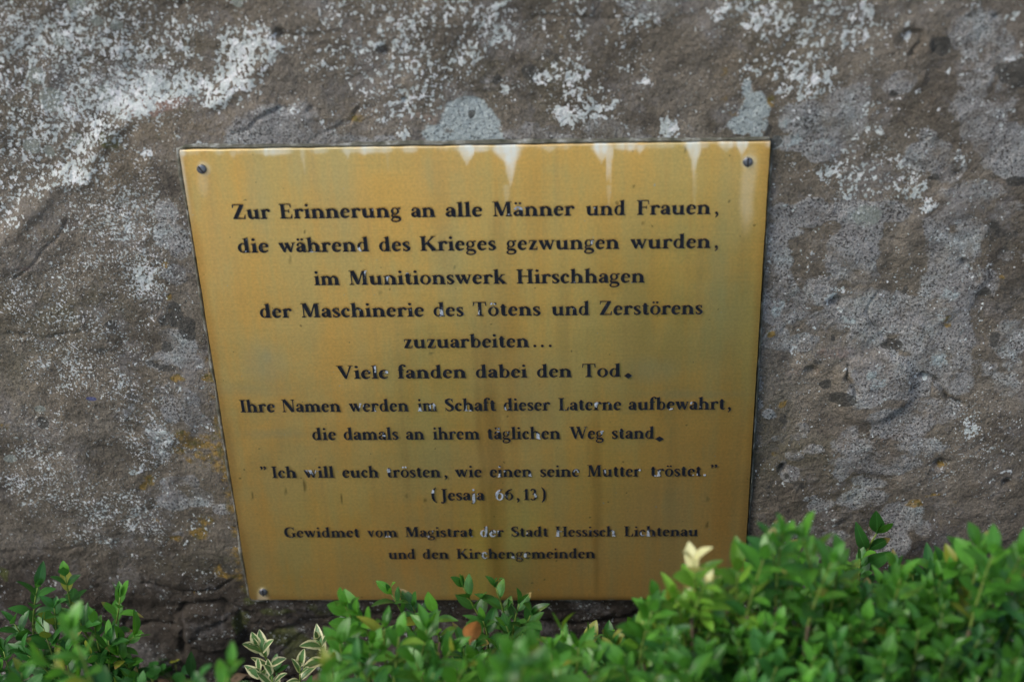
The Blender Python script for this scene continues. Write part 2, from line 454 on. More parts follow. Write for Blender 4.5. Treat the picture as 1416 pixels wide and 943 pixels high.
GREY = [(345, 185, 26, 22, .8), (385, 170, 40, 30, 1), (425, 170, 26, 28, 1), (360, 198, 45, 12, 1), (450, 190, 20, 14, .8), (480, 195, 30, 12, .6), (520, 200, 25, 8, .7),
        (720, 190, 30, 14, .7), (850, 185, 40, 18, .65), (900, 8, 34, 14, .8), (780, 195, 50, 8, .6), (610, 60, 20, 10, .3), (655, 120, 30, 24, .35), (470, 160, 22, 14, .45),
        (1125, 165, 34, 26, 1), (1160, 140, 28, 22, 1), (1155, 175, 32, 26, 1), (1105, 200, 24, 12, 1), (1130, 205, 34, 20, 1), (1090, 165, 14, 18, .8), (1245, 112, 20, 10, 1), (1230, 118, 14, 8, 1),
        (1345, 45, 34, 26, .7), (1370, 75, 30, 30, .65), (1350, 100, 30, 20, .6), (1340, 140, 26, 18, .6), (1362, 165, 26, 22, .8), (1395, 130, 20, 20, .6), (1285, 180, 16, 10, .8), (1285, 200, 26, 12, 1), (1275, 222, 24, 14, 1), (1310, 230, 22, 20, 1), (1385, 200, 32, 26, 1), (1400, 225, 30, 15, 1), (1350, 265, 34, 16, .8), (1310, 275, 24, 12, .9), (1330, 295, 40, 16, .8), (1395, 290, 20, 14, .5),
        (1085, 285, 26, 14, .8), (1110, 300, 40, 16, .9), (1175, 300, 40, 16, 1), (1215, 300, 40, 14, 1), (1190, 325, 30, 18, 1), (1085, 340, 22, 34, .8), (1165, 350, 24, 22, 1), (1205, 350, 20, 26, 1), (1180, 385, 34, 16, .9), (1150, 365, 12, 14, 1), (1075, 400, 26, 24, .8), (1130, 400, 24, 18, .7), (1085, 430, 30, 24, 1), (1180, 430, 60, 26, .85), (1150, 450, 36, 14, .7), (1230, 440, 60, 28, .9), (1075, 470, 16, 14, 1), (1100, 480, 30, 12, .8), (1200, 480, 30, 20, .9),
        (1210, 510, 34, 26, 1), (1250, 530, 40, 30, 1), (1200, 545, 26, 24, .9), (1300, 440, 40, 30, .85), (1310, 400, 40, 30, .9), (1320, 350, 34, 26, .9), (1290, 330, 20, 26, .9), (1345, 320, 24, 16, .8), (1300, 370, 20, 14, 1), (1355, 400, 26, 30, .7), (1300, 490, 44, 26, .85), (1330, 470, 26, 20, .8), (1270, 480, 26, 20, .7), (1320, 530, 26, 20, .7), (1350, 510, 26, 14, .6), (1290, 570, 40, 20, .7), (1235, 590, 50, 20, .8), (1180, 610, 30, 16, .7), (1210, 640, 60, 16, .8), (1270, 620, 34, 16, .7),
        (1395, 470, 26, 20, 1), (1400, 500, 20, 14, .7), (1400, 355, 20, 10, .5), (1390, 530, 20, 20, .7),
        (1050, 530, 10, 14, .8), (1048, 560, 10, 8, .8), (1063, 575, 10, 7, 1), (1095, 600, 20, 10, .8), (1072, 608, 7, 5, 1.2), (1110, 590, 10, 8, .9), (1125, 620, 16, 10, .8),
        (1098, 656, 14, 11, 1.3), (1100, 632, 14, 7, 1), (1085, 645, 6, 5, 1), (1165, 653, 14, 12, 1.1), (1140, 700, 18, 11, 1.1), (1122, 688, 6, 5, 1.2), (1135, 686, 6, 4, 1.2), (1106, 730, 15, 9, 1.2), (1128, 731, 9, 6, 1.2), (1190, 692, 30, 18, .7), (1205, 665, 24, 10, .7), (1045, 755, 14, 18, 1), (1060, 770, 16, 12, .8), (1150, 745, 26, 12, .8), (1250, 720, 34, 26, .85), (1230, 755, 34, 20, .8), (1210, 690, 24, 14, .7), (1280, 735, 14, 14, .7), (1185, 620, 22, 10, .9), (1125, 770, 14, 8, .9),
        (240, 330, 22, 20, .95), (232, 300, 16, 16, .8), (255, 345, 14, 18, .9), (248, 387, 16, 12, 1), (240, 462, 18, 10, .8), (250, 480, 26, 16, 1.1), (262, 500, 24, 10, 1), (228, 495, 12, 10, .9), (225, 505, 16, 12, .7), (250, 555, 26, 22, 1.15), (270, 580, 20, 14, 1.1), (235, 570, 14, 20, .9), (230, 545, 10, 10, .9),
        (250, 672, 26, 12, 1.2), (240, 695, 24, 14, 1), (275, 690, 22, 14, 1.1), (305, 704, 16, 9, 1.2), (245, 735, 10, 5, .7), (215, 615, 20, 30, .55), (190, 560, 26, 30, .35), (300, 640, 10, 10, .3),
        (160, 140, 26, 16, .5), (60, 130, 80, 60, .3), (180, 120, 60, 25, .5)]
PALE = [(640, 165, 36, 22, 1), (610, 190, 28, 14, .9), (660, 185, 34, 20, 1), (625, 152, 16, 8, 1), (685, 200, 28, 8, .7), (1035, 152, 18, 16, .9), (1022, 175, 24, 12, .85), (1090, 178, 18, 14, .5), (1045, 180, 12, 14, .8), (230, 128, 70, 12, .55),
        (1022, 128, 6, 10, .9), (1215, 530, 16, 20, .6), (1175, 450, 14, 8, .6), (1310, 430, 20, 26, .5), (1085, 195, 22, 8, .6), (1130, 205, 20, 12, .5), (1180, 290, 30, 20, .45), (1075, 425, 10, 20, .5), (1300, 500, 16, 14, .5), (20, 20, 10, 10, .3)]
OLIVE = [(100, 8, 10, 14), (45, 112, 13, 9), (66, 145, 15, 14), (128, 35, 8, 6, .8), (140, 142, 11, 11), (38, 209, 11, 9), (62, 216, 7, 7), (155, 42, 8, 6), (325, 7, 7, 7), (75, 62, 10, 8, .8), (15, 636, 9, 5, 1.1), (56, 564, 8, 4, 1.2), (925, 178, 10, 10, .7), (100, 200, 10, 9, .7), (115, 65, 8, 6, .6), (1200, 300, 20, 16, .6)]
DARK = [(1299, 62, 11, 12), (1408, 100, 22, 16), (1385, 95, 10, 7, .8), (1292, 245, 7, 5), (1402, 246, 9, 6), (1236, 485, 14, 8), (1165, 553, 17, 9), (1143, 536, 10, 7), (1125, 505, 8, 5, .7), (1150, 472, 5, 4, .7), (1362, 410, 10, 5, .9), (1250, 410, 4, 8, .7), (242, 435, 13, 14), (228, 440, 10, 8), (258, 455, 10, 12), (262, 468, 8, 6), (231, 482, 9, 7, 1.1), (216, 508, 5, 4), (238, 514, 10, 3), (225, 512, 5, 2.5),
        (156, 448, 8, 6, .9), (57, 579, 11, 9, 1), (140, 485, 18, 8, .5), (647, 160, 5, 4, 1.2), (643, 201, 4, 3, 1.1), (681, 111, 8, 6, .8), (735, 100, 16, 8, .6), (760, 85, 18, 10, .5), (725, 120, 24, 12, .4), (1060, 180, 6, 6, 1), (1072, 195, 10, 5, .8), (1339, 20, 8, 6, .6), (1375, 470, 7, 10, .9), (1085, 580, 10, 9, .7), (1095, 660, 4, 4, .7), (1358, 290, 24, 14, .4), (1105, 670, 20, 6, .5), (1060, 670, 14, 12, .5), (1385, 330, 24, 30, .5), (1385, 440, 20, 20, .5), (1405, 400, 20, 20, .5), (310, 785, 14, 8, .8), (1000, 200, 4, 2, 1), (1232, 128, 6, 3, .8), (1185, 470, 5, 3, .7), (520, 60, 10, 6, .4)]
YELL = [(238, 372, 6, 5, .75), (236, 415, 6, 4, .7), (238, 432, 5, 3, .6), (252, 524, 8, 5, .8), (290, 522, 9, 8, .85), (250, 605, 16, 10, .7), (265, 618, 26, 10, .75), (290, 612, 18, 12, .7), (240, 628, 16, 6, .7), (270, 640, 22, 12, .6), (300, 640, 14, 24, .6), (315, 660, 8, 30, .6), (205, 665, 12, 8, .75), (198, 672, 8, 4, .7), (240, 742, 12, 6, .8), (275, 735, 16, 10, .85), (282, 720, 16, 8, .7), (305, 790, 24, 12, .6), (325, 795, 10, 8, .75), (220, 718, 14, 6, .5), (180, 605, 4, 4, .7), (210, 625, 6, 4, .6), (1313, 450, 7, 8, .85), (1268, 700, 14, 8, .8), (1295, 690, 18, 3, .7), (1300, 643, 7, 4, .8), (1070, 465, 6, 4, .8), (1082, 563, 6, 4, .8), (1160, 488, 18, 8, .35), (1385, 390, 5, 4, .6), (1070, 633, 6, 4, .6), (1385, 575, 8, 12, .4), (500, 163, 16, 6, .6), (1058, 143, 8, 8, .8), (1005, 155, 8, 6, .6), (995, 120, 20, 20, .35), (6, 590, 8, 8, .6), (35, 610, 10, 5, .5), (175, 80, 5, 4, .3), (265, 815, 4, 3, .6), (470, 8, 5, 5, .4), (776, 60, 4, 3, .6), (1325, 700, 20, 10, .3)]
ROSE = [(195, 158, 26, 7, .9), (215, 150, 26, 5, 1), (240, 147, 20, 4, .8), (575, 170, 30, 10, .5), (700, 195, 40, 8, .45), (1150, 495, 40, 12, .6), (30, 375, 10, 6, .6), (925, 90, 26, 10, .35), (1110, 520, 30, 10, .4), (1230, 790, 60, 20, .5), (1240, 610, 40, 12, .45), (450, 180, 10, 6, .4), (120, 550, 10, 6, .4), (175, 400, 14, 6, .35), (1170, 610, 30, 14, .4)]
MOSS = [(330, 860, 12, 22, .75), (400, 890, 40, 22, .85), (350, 830, 26, 6, .6), (450, 850, 20, 14, .6), (260, 160, 30, 10, .35), (155, 195, 14, 14, .6), (145, 225, 10, 12, .5), (1245, 630, 8, 10, .3), (306, 770, 26, 8, .45), (340, 810, 12, 26, .5), (5, 795, 8, 12, .8), (430, 840, 12, 6, .7), (420, 910, 40, 20, .8), (520, 850, 40, 10, .5), (380, 845, 30, 8, .7), (230, 205, 30, 30, .35), (20, 640, 20, 20, .35), (1065, 465, 5, 8, .4), (270, 225, 10, 30, .3)]
HOLES_IN_GREY = [(1110, 340, 18, 10), (1118, 355, 22, 12), (1104, 380, 9, 16), (1148, 320, 10, 8), (1235, 350, 20, 20), (1240, 385, 22, 16), (1225, 370, 16, 18), (1262, 330, 9, 18), (1258, 405, 6, 10), (1125, 428, 12, 4, .8), (1145, 500, 20, 14), (1105, 510, 20, 10, .8), (1120, 545, 20, 14, .8), (1330, 400, 0.1, 0.1), (1360, 440, 14, 30, .8), (1195, 600, 10, 10, .6), (1250, 660, 20, 8, .6), (1165, 580, 30, 12, .6), (1095, 255, 24, 26, 1), (1095, 230, 14, 16), (1240, 250, 40, 20, .5)]
LEDGE = [(-300, 520), (-120, 430), (0, 335), (20, 325), (45, 290), (75, 265), (118, 252), (124, 225), (138, 192), (165, 175), (185, 160), (215, 150), (250, 147), (290, 148), (318, 128), (345, 108), (360, 80), (420, 20), (440, -60), (460, -400), (-600, -400), (-600, 520)]
CRACKS = [([(88, 308), (75, 330), (55, 350), (22, 388)], .0008, .002), ([(1275, 520), (1298, 534), (1312, 556), (1332, 565)], .0016, .006), ([(1172, 512), (1174, 530), (1186, 548)], .0014, .005), ([(1328, 360), (1342, 372), (1354, 386)], .0015, .004),
          ([(1253, 41), (1268, 44), (1274, 52), (1264, 72)], .0016, .004), ([(320, 190), (344, 182), (352, 168), (378, 154), (398, 150)], .0013, .003), ([(428, 196), (445, 180), (465, 172), (482, 165), (492, 150)], .0012, .003), ([(250, 905), (252, 850), (262, 838), (310, 832), (330, 846), (334, 880), (345, 900)], .0025, .005),
          ([(195, 808), (240, 818), (300, 815), (340, 796)], .0014, .003), ([(165, 880), (210, 862), (245, 868)], .002, .005), ([(500, 858), (560, 850), (640, 868), (720, 860), (800, 872), (880, 858)], .0022, .006), ([(340, 850), (380, 872), (420, 866), (500, 880)], .003, .004),           ([(15, 460), (60, 470), (110, 455)], .0012, .002), ([(880, 30), (790, 24), (740, 26)], .0008, .0015), ([(1235, 475), (1200, 440), (1215, 410)], .0009, .002), ([(385, 44), (430, 50), (470, 44)], .0012, .002), ([(1180, 700), (1205, 720), (1200, 760)], .001, .002)]
PITS = [(386, 50, 6, 6, .006), (532, 73, 6, 5, .006), (1156, 421, 7, 5, .008), (1082, 650, 4, 5, .007), (1300, 641, 8, 6, .006), (1393, 668, 5, 5, .008), (1254, 52, 9, 8, .004), (1125, 517, 7, 5, .005), (1040, 783, 5, 3, .008), (1182, 305, 0.1, .1, 0), (430, 150, 4, 3, .003), (245, 15, 4, 3, .003), (1377, 22, 3, 3, .003), (560, 140, 3, 3, .003), (260, 250, 4, 3, .002), (1325, 240, 5, 3, .003)]


def build_stone():
    def axis(a0, a, b, b0, step, grow=1.18):
        core = np.arange(a, b, step)
        lo = [a]; s = step
        while lo[-1] > a0:
            s = min(s * grow, 0.03); lo.append(lo[-1] - s)
        hi = [core[-1]]; s = step
        while hi[-1] < b0:
            s = min(s * grow, 0.03); hi.append(hi[-1] + s)
        return np.concatenate([np.array(lo[:0:-1]), core, np.array(hi[1:])])
    ax = axis(-0.95, -0.47, 0.50, 0.98, 0.00125)
    az = axis(-0.06, -0.005, 0.70, 1.00, 0.00135)
    X, Z = np.meshgrid(ax, az)
    # relief, positive = towards the viewer
    D = 0.007 * fbm(X * 5, Z * 5, 1, 4) + 0.0045 * fbm(X * 18, Z * 18, 5, 5, 0.55) + 0.0012 * fbm(X * 70, Z * 70, 9, 4, .6)
    rid = 1 - np.abs(fbm(X * 11 + fbm(X * 9, Z * 9, 30) * .6, Z * 14, 21, 4))
    low = sstep(0.24, 0.06, Z)
    D -= 0.003 * sstep(0.93, 1.0, rid) * (0.06 + 0.4 * low)
    D += low * 0.005 * fbm(X * 22, Z * 30, 41, 5, .55)
    # knocked-off flake at upper left
    Xw = X + 0.006 * fbm(X * 30, Z * 30, 50, 4); Zw = Z + 0.006 * fbm(X * 30, Z * 30, 60, 4)
    ins = poly_side(Xw, Zw, LEDGE)
    dl = seg_dist(Xw, Zw, LEDGE[:-4])
    sd_ = np.where(ins, dl, -dl)
    fade = sstep(0.03, -0.02, X - wpos(345, 110)[0])
    D -= fade * (0.0075 * sstep(-0.001, 0.014, sd_)) - fade * 0.0015 * np.exp(-((sd_ + .002) / .004) ** 2)
    # a second lump right of it
    D += blobs(Xw, Zw, [(400, 185, 75, 40, .0035), (250, 215, 60, 50, .002), (290, 870, 45, 38, .007), (1210, 540, 55, 45, .004), (1255, 80, 26, 40, .0015), (60, 520, 120, 100, .003), (1310, 350, 60, 80, .003)], 0.18) * 1
    for pts, wd, dp in CRACKS:
        d = seg_dist(X + 0.004 * fbm(X * 60, Z * 60, 70, 3), Z + 0.004 * fbm(X * 60, Z * 60, 80, 3), pts)
        D -= dp * 0.75 * np.exp(-(d / wd) ** 2)
    for px, py, a, b, dp in PITS:
        cx, cz = wpos(px, py)
        D -= dp * np.exp(-(((X - cx) / (a * .00056)) ** 2 + ((Z - cz) / (b * .00066)) ** 2) * 0.9)
    # tooled chisel strokes left of the plate
    tool = blobs(X, Z, [(190, 550, 30, 55, 1), (205, 620, 26, 30, 1)], .5)
    D += tool * 0.0011 * np.sin((X * 0.75 + Z * 1.0) * 2 * math.pi / 0.0085 + 2.0 * fbm(X * 30, Z * 30, 90, 3))
    # calm and lower under the plate and its bed
    ex = np.maximum(np.abs(X) - PW / 2, 0); ez = np.maximum(np.maximum(PZ - Z, Z - PZ - PH), 0)
    dd = np.hypot(ex, ez)
    k = sstep(0.0, 0.028, dd)
    D = D * (0.22 + 0.78 * k)
    D = np.where(dd < 0.0065, np.minimum(D, 0.0012), D)
    D = np.where(dd < 0.0005, -0.004, D)
    # below the plate the stone falls back a little
    D -= 0.006 * sstep(PZ - 0.004, PZ - 0.04, Z) * sstep(-0.26, -0.2, X) * 1.0
    # rounded outer edges of the block
    r = 0.10
    e = np.zeros_like(X)
    for q in ((-0.85 + 0 * Z) - X, X - 0.88, Z - 0.90):
        t_ = np.clip((q + r) / r, 0, 1)
        e = np.maximum(e, t_)
    back = r * (1 - np.sqrt(np.clip(1 - e ** 2, 0, 1)))
    Y = S0Y - D + back
    Xo = np.clip(X, -0.85, 0.88); Zo = np.minimum(Z, 0.90)
    over = np.maximum(np.maximum(-0.85 - X, X - 0.88), Z - 0.90)
    Y = Y + np.maximum(over, 0) * 4.0
    me = grid_mesh('stone_block', Xo, Y, Zo, stone_material())
    w1 = 0.004 * fbm(X * 60, Z * 60, 101, 4, .6); w2 = 0.004 * fbm(X * 60, Z * 60, 111, 4, .6)
    w3 = 0.010 * fbm(X * 18, Z * 18, 121, 3); w4 = 0.010 * fbm(X * 18, Z * 18, 131, 3)
    A, B = X + w1 + w3 * .6, Z + w2 + w4 * .6
    inside = (X > -0.47) & (X < .5) & (Z < .70)
    far = np.where(inside, 0.0, 1.0)
    nz = fbm(X * 12, Z * 12, 151, 4)
    grey = blobs(A, B, GREY, .32)
    grey = grey * (1 - blobs(A, B, HOLES_IN_GREY, .3))
    grey = np.maximum(grey, far * (nz > .12) * .8)
    lft = sstep(0.05, -0.2, X)
    white = blobs(A, B, WHITE, .45)
    white = np.maximum(white, far * np.clip(nz * 2, 0, .8))
    set_attr(me, 'white', white)
    set_attr(me, 'fleck', blobs(A, B, FLECK, .6))
    set_attr(me, 'grey', grey)
    set_attr(me, 'pale', blobs(A, B, PALE, .4))
    set_attr(me, 'olive', blobs(X + w1 * .5, Z + w2 * .5, OLIVE, .25))
    set_attr(me, 'dark', blobs(A, B, DARK, .3))
    yl = blobs(A, B, YELL, .5)
    left_edge = np.exp(-((X + PW / 2 + 0.006) / 0.006) ** 2) * sstep(PZ + .30, PZ + .2, Z) * sstep(PZ - .02, PZ + .02, Z) * .55
    set_attr(me, 'yellow', np.maximum(yl, left_edge))
    set_attr(me, 'rose', blobs(A, B, ROSE, .5))
    set_attr(me, 'tan', blobs(A, B, [(240, 180, 90, 40, .9), (170, 230, 50, 40, .8), (100, 330, 80, 50, .5), (480, 160, 80, 30, .5), (840, 60, 60, 60, .3), (1040, 100, 60, 60, .5), (200, 520, 70, 60, .5), (80, 560, 80, 60, .5), (260, 620, 60, 50, .6), (1100, 240, 40, 30, .5), (1130, 520, 60, 40, .5), (600, 160, 60, 30, .4), (260, 740, 60, 40, .5), (1360, 660, 50, 40, .3)], .8))
    set_attr(me, 'moss', blobs(A, B, MOSS, .5))
    set_attr(me, 'blue', blobs(X, Z, [(128, 548, 8, 3, 1)], .4))
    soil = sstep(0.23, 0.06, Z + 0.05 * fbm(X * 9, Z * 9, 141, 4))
    soil = np.maximum(soil, blobs(A, B, [(1405, 380, 60, 160, .45), (1290, 90, 60, 110, .35), (1250, 300, 26, 60, .2), (1400, 640, 60, 90, .4), (60, 350, 60, 40, .3), (700, 60, 70, 60, .25), (1000, 60, 60, 70, .25), (870, 110, 60, 50, .2), (1290, 720, 120, 50, .3), (20, 20, 40, 30, .25)], .8))  # soft darker patches away from the foot share this mask
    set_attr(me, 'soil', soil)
    o = link('stone_block', me)
    tag(o, 'rough weathered sandstone block mottled with white and grey lichen behind the brass plaque', 'stone block')
    return o


stone = build_stone()

# ---------------------------------------------------------------- lettering (own serif alphabet)
S, H_, XH = 0.198, 0.058, 0.66


def catmull(P, n=5):
    out = []
    Q = [P[0]] + list(P) + [P[-1]]
    for i in range(1, len(Q) - 2):
        p0, p1, p2, p3 = (np.array(Q[i + k], float) for k in (-1, 0, 1, 2))
        for j in range(n):
            t = j / n
            out.append(0.5 * ((2 * p1) + (-p0 + p2) * t + (2 * p0 - 5 * p1 + 4 * p2 - p3) * t * t + (-p0 + 3 * p1 - 3 * p2 + p3) * t ** 3))
    out.append(np.array(P[-1], float))
    return out


class Gl:
    def __init__(self):
        self.p = []

    def poly(self, *pts):
        self.p.append(list(pts))

    def rect(self, a, b, c, d):
        self.poly((a, b), (c, b), (c, d), (a, d))

    def dot(self, x, y, r):
        self.poly(*[(x + r * math.cos(k * math.pi / 5), y + r * math.sin(k * math.pi / 5)) for k in range(10)])

    def st(self, P, smooth=True):
        Q = catmull(P) if smooth else [np.array(p, float) for p in P]
        L = []; Rr = []
        for i, q in enumerate(Q):
            a = Q[max(i - 1, 0)]; b = Q[min(i + 1, len(Q) - 1)]
            t = (b - a)[:2]; ln = math.hypot(*t) or 1
            nx, ny = -t[1] / ln, t[0] / ln
            hw = q[2] / 2 + .010
            L.append((q[0] + nx * hw, q[1] + ny * hw))
            Rr.append((q[0] - nx * hw, q[1] - ny * hw))
        for i in range(len(Q) - 1):
            self.poly(L[i], L[i + 1], Rr[i + 1], Rr[i])

    def ring(self, cx, cy, rx, ry, ws, wt, tilt=-0.25, n=22):
        for i in range(n):
            q = []
            for a in (2 * math.pi * i / n, 2 * math.pi * (i + 1) / n):
                ix, iy = (rx - ws) * math.cos(a), (ry - wt) * math.sin(a)
                ix, iy = ix * math.cos(tilt) - iy * math.sin(tilt) * .5, ix * math.sin(tilt) * 1.2 + iy * math.cos(tilt)
                q.append(((cx + rx * math.cos(a), cy + ry * math.sin(a)), (cx + ix, cy + iy)))
            self.poly(q[0][0], q[1][0], q[1][1], q[0][1])

    def foot(self, x, y=0, e=0.085, el=None, s=S):
        el = e if el is None else el
        self.poly((x - s / 2 - el, y), (x + s / 2 + e, y), (x + s / 2 + e, y + .04), (x + s / 2, y + .10), (x - s / 2, y + .10), (x - s / 2 - el, y + .04))

    def head(self, x, y=1, e=0.085, er=None, s=S):
        er = e if er is None else er
        self.poly((x - s / 2 - e, y), (x - s / 2 - e, y - .04), (x - s / 2, y - .10), (x + s / 2, y - .10), (x + s / 2 + er, y - .04), (x + s / 2 + er, y))

    def flag(self, x, y):
        self.poly((x - S / 2 - .10, y - .075), (x + S / 2, y + .01), (x + S / 2, y - .15), (x - S / 2, y - .15), (x - S / 2, y - .12))

    def stem(self, x, y0, y1, s=S):
        self.rect(x - s / 2, y0, x + s / 2, y1)

    def arch(self, xl, xr):
        self.st([(xl, XH - .20, .05), (xl + .13, XH - .07, .075), (xl + (xr - xl) * .62, XH - .06, .12), (xr - .015, XH - .19, .17), (xr, XH - .34, S), (xr, .06, S)])
        self.foot(xr)


def glyph(ch):
    g = Gl(); w = .6
    x = .17
    if ch == 'i': g.flag(x, XH); g.stem(x, .05, XH - .1); g.foot(x); g.dot(x - .01, .90, .095); w = .35
    elif ch == 'j': g.flag(x, XH); g.stem(x, -.02, XH - .1); g.st([(x, .02, S), (x - .01, -.14, .14), (x - .08, -.25, .09), (x - .2, -.27, .04)]); g.dot(x - .01, .90, .095); w = .34
    elif ch == 'l': g.flag(x, 1.03); g.stem(x, .05, .95); g.foot(x); w = .35
    elif ch == 'n': g.flag(x, XH); g.stem(x, .05, XH - .1); g.foot(x, e=.07); g.arch(x + .04, .58); w = .77
    elif ch == 'h': g.flag(x, 1.03); g.stem(x, .05, .95); g.foot(x, e=.07); g.arch(x + .04, .58); w = .77
    elif ch == 'm': g.flag(x, XH); g.stem(x, .05, XH - .1); g.foot(x, e=.06); g.arch(x + .04, .56); g.arch(.60, .96); w = 1.15
    elif ch == 'r': g.flag(x, XH); g.stem(x, .05, XH - .1); g.foot(x); g.st([(x + .04, XH - .24, .05), (x + .14, XH - .08, .09), (x + .24, XH - .05, .12), (x + .32, XH - .08, .10)]); g.dot(x + .31, XH - .115, .085); w = .55
    elif ch == 'u':
        g.flag(x, XH); g.st([(x, XH - .1, S), (x, .26, S), (x + .03, .11, .16), (x + .14, .045, .10), (x + .28, .09, .065), (x + .38, .2, .05)])
        g.flag(.58, XH); g.stem(.58, .04, XH - .1); g.poly((.58 - S / 2, 0), (.58 + S / 2 + .08, .0), (.58 + S / 2 + .08, .045), (.58 + S / 2, .08), (.58 - S / 2, .12)); w = .78
    elif ch in 'aä':
        g.st([(.10, XH - .17, .10), (.16, XH - .06, .06), (.28, XH - .035, .07), (.39, XH - .10, .14), (.42, XH - .24, S), (.42, .14, S), (.47, .05, .11), (.57, .05, .035)])
        g.dot(.115, XH - .165, .075)
        g.st([(.38, XH - .27, .05), (.22, XH - .33, .07), (.10, XH - .42, .14), (.12, .12, .15), (.22, .055, .09), (.36, .12, .05)]); w = .58
        if ch == 'ä': g.dot(.16, .88, .078); g.dot(.38, .88, .078)
    elif ch == 'e':
        g.st([(.475, .37, .08), (.46, XH - .14, .13), (.33, XH - .03, .075), (.18, XH - .10, .13), (.105, .33, .175), (.16, .12, .16), (.30, .045, .10), (.50, .14, .04)])
        g.rect(.14, .355, .50, .405); w = .57
    elif ch == 'c':
        g.st([(.44, XH - .14, .10), (.36, XH - .04, .07), (.22, XH - .07, .11), (.11, .40, .17), (.115, .25, .175), (.19, .09, .14), (.31, .045, .09), (.48, .13, .04)])
        g.dot(.42, XH - .15, .085); w = .53
    elif ch in 'oö':
        g.ring(.33, XH / 2, .31, XH / 2 + .015, .17, .065); w = .66
        if ch == 'ö': g.dot(.22, .88, .078); g.dot(.44, .88, .078)
    elif ch == 'd':
        g.ring(.30, XH / 2, .27, XH / 2 + .01, .16, .06); g.flag(.50, 1.03); g.stem(.50, .05, .95)
        g.poly((.50 - S / 2, 0.0), (.50 + S / 2 + .08, 0), (.50 + S / 2 + .08, .045), (.50 + S / 2, .08), (.50 - S / 2, .14)); w = .70
    elif ch == 'b':
        g.ring(.38, XH / 2, .27, XH / 2 + .01, .16, .06); g.flag(x, 1.03); g.stem(x, .02, .95); w = .69
    elif ch == 's':
        g.st([(.385, XH - .15, .03), (.33, XH - .05, .06), (.21, XH - .035, .075), (.10, XH - .13, .13), (.15, XH - .25, .155), (.31, .27, .16), (.385, .17, .14), (.30, .055, .09), (.17, .035, .07), (.07, .15, .035)])
        g.poly((.36, XH - .2), (.41, XH - .2), (.40, XH + .0), (.37, XH + .0)); g.poly((.05, .22), (.09, .22), (.08, 0), (.05, 0)); w = .47
    elif ch == 't':
        g.st([(.20, .84, .05), (.20, .70, S), (.20, .20, S), (.24, .07, .13), (.33, .045, .08), (.43, .10, .03)]); g.rect(.03, XH - .055, .40, XH); g.poly((.03, XH - .05), (.20, .86), (.20, XH - .05)); w = .44
    elif ch == 'f':
        g.stem(.17, .05, .8); g.foot(.17); g.st([(.17, .72, S), (.18, .88, .16), (.26, 1.0, .09), (.38, 1.01, .07), (.44, .95, .08)]); g.dot(.43, .935, .075); g.rect(.02, XH - .055, .38, XH); w = .42
    elif ch == 'g':
        g.ring(.26, .43, .235, .235, .13, .055); g.st([(.14, .26, .06), (.08, .14, .08), (.16, .05, .12), (.36, .03, .15), (.50, -.05, .12), (.48, -.2, .08), (.28, -.28, .06), (.10, -.24, .07), (.05, -.13, .08), (.14, -.02, .05)])
        g.st([(.40, .56, .05), (.50, .63, .07), (.57, .60, .09)]); w = .60
    elif ch == 'k':
        g.flag(x, 1.03); g.stem(x, .05, .95); g.foot(x, e=.07); g.st([(x + .05, .26, .06), (.52, XH - .03, .06)], False); g.st([(.32, .38, .15), (.60, .03, .18)], False); g.rect(.40, XH - .045, .66, XH); g.rect(.46, 0, .74, .045); w = .74
    elif ch in 'vw':
        g.st([(.12, XH - .02, S), (.32, .04, .12)], False); g.st([(.31, .0, .05), (.50, XH - .02, .06)], False); g.rect(-.0, XH - .045, .27, XH); w = .60
        if ch == 'w': g.st([(.44, XH - .02, S), (.66, .04, .12)], False); g.st([(.65, .0, .05), (.84, XH - .02, .06)], False); g.rect(.34, XH - .045, .58, XH); w = .93; g.rect(.73, XH - .045, .94, XH)
        else: g.rect(.40, XH - .045, .60, XH)
    elif ch == 'z': g.rect(.06, XH - .06, .50, XH); g.rect(.04, 0, .52, .065); g.st([(.42, XH - .02, .17), (.13, .03, .17)], False); g.poly((.06, XH), (.11, XH), (.08, XH - .20), (.05, XH - .2)); g.poly((.52, 0), (.46, 0), (.50, .21), (.54, .21)); w = .56
    elif ch == 'Z': g.rect(.08, .94, .74, 1); g.rect(.05, 0, .76, .065); g.st([(.64, .97, .20), (.17, .03, .20)], False); g.poly((.08, 1), (.16, 1), (.10, .76), (.06, .76)); g.poly((.76, 0), (.68, 0), (.74, .28), (.79, .28)); w = .83
    elif ch == 'E' or ch == 'F':
        g.stem(.22, .03, .97); g.foot(.22); g.head(.22); g.rect(.22, .945, .68, 1); g.poly((.68, 1), (.62, 1), (.62, .95), (.66, .74), (.70, .74)); g.rect(.25, .485, .55, .54); g.poly((.55, .40), (.58, .40), (.58, .63), (.55, .63), (.51, .51)); w = .72
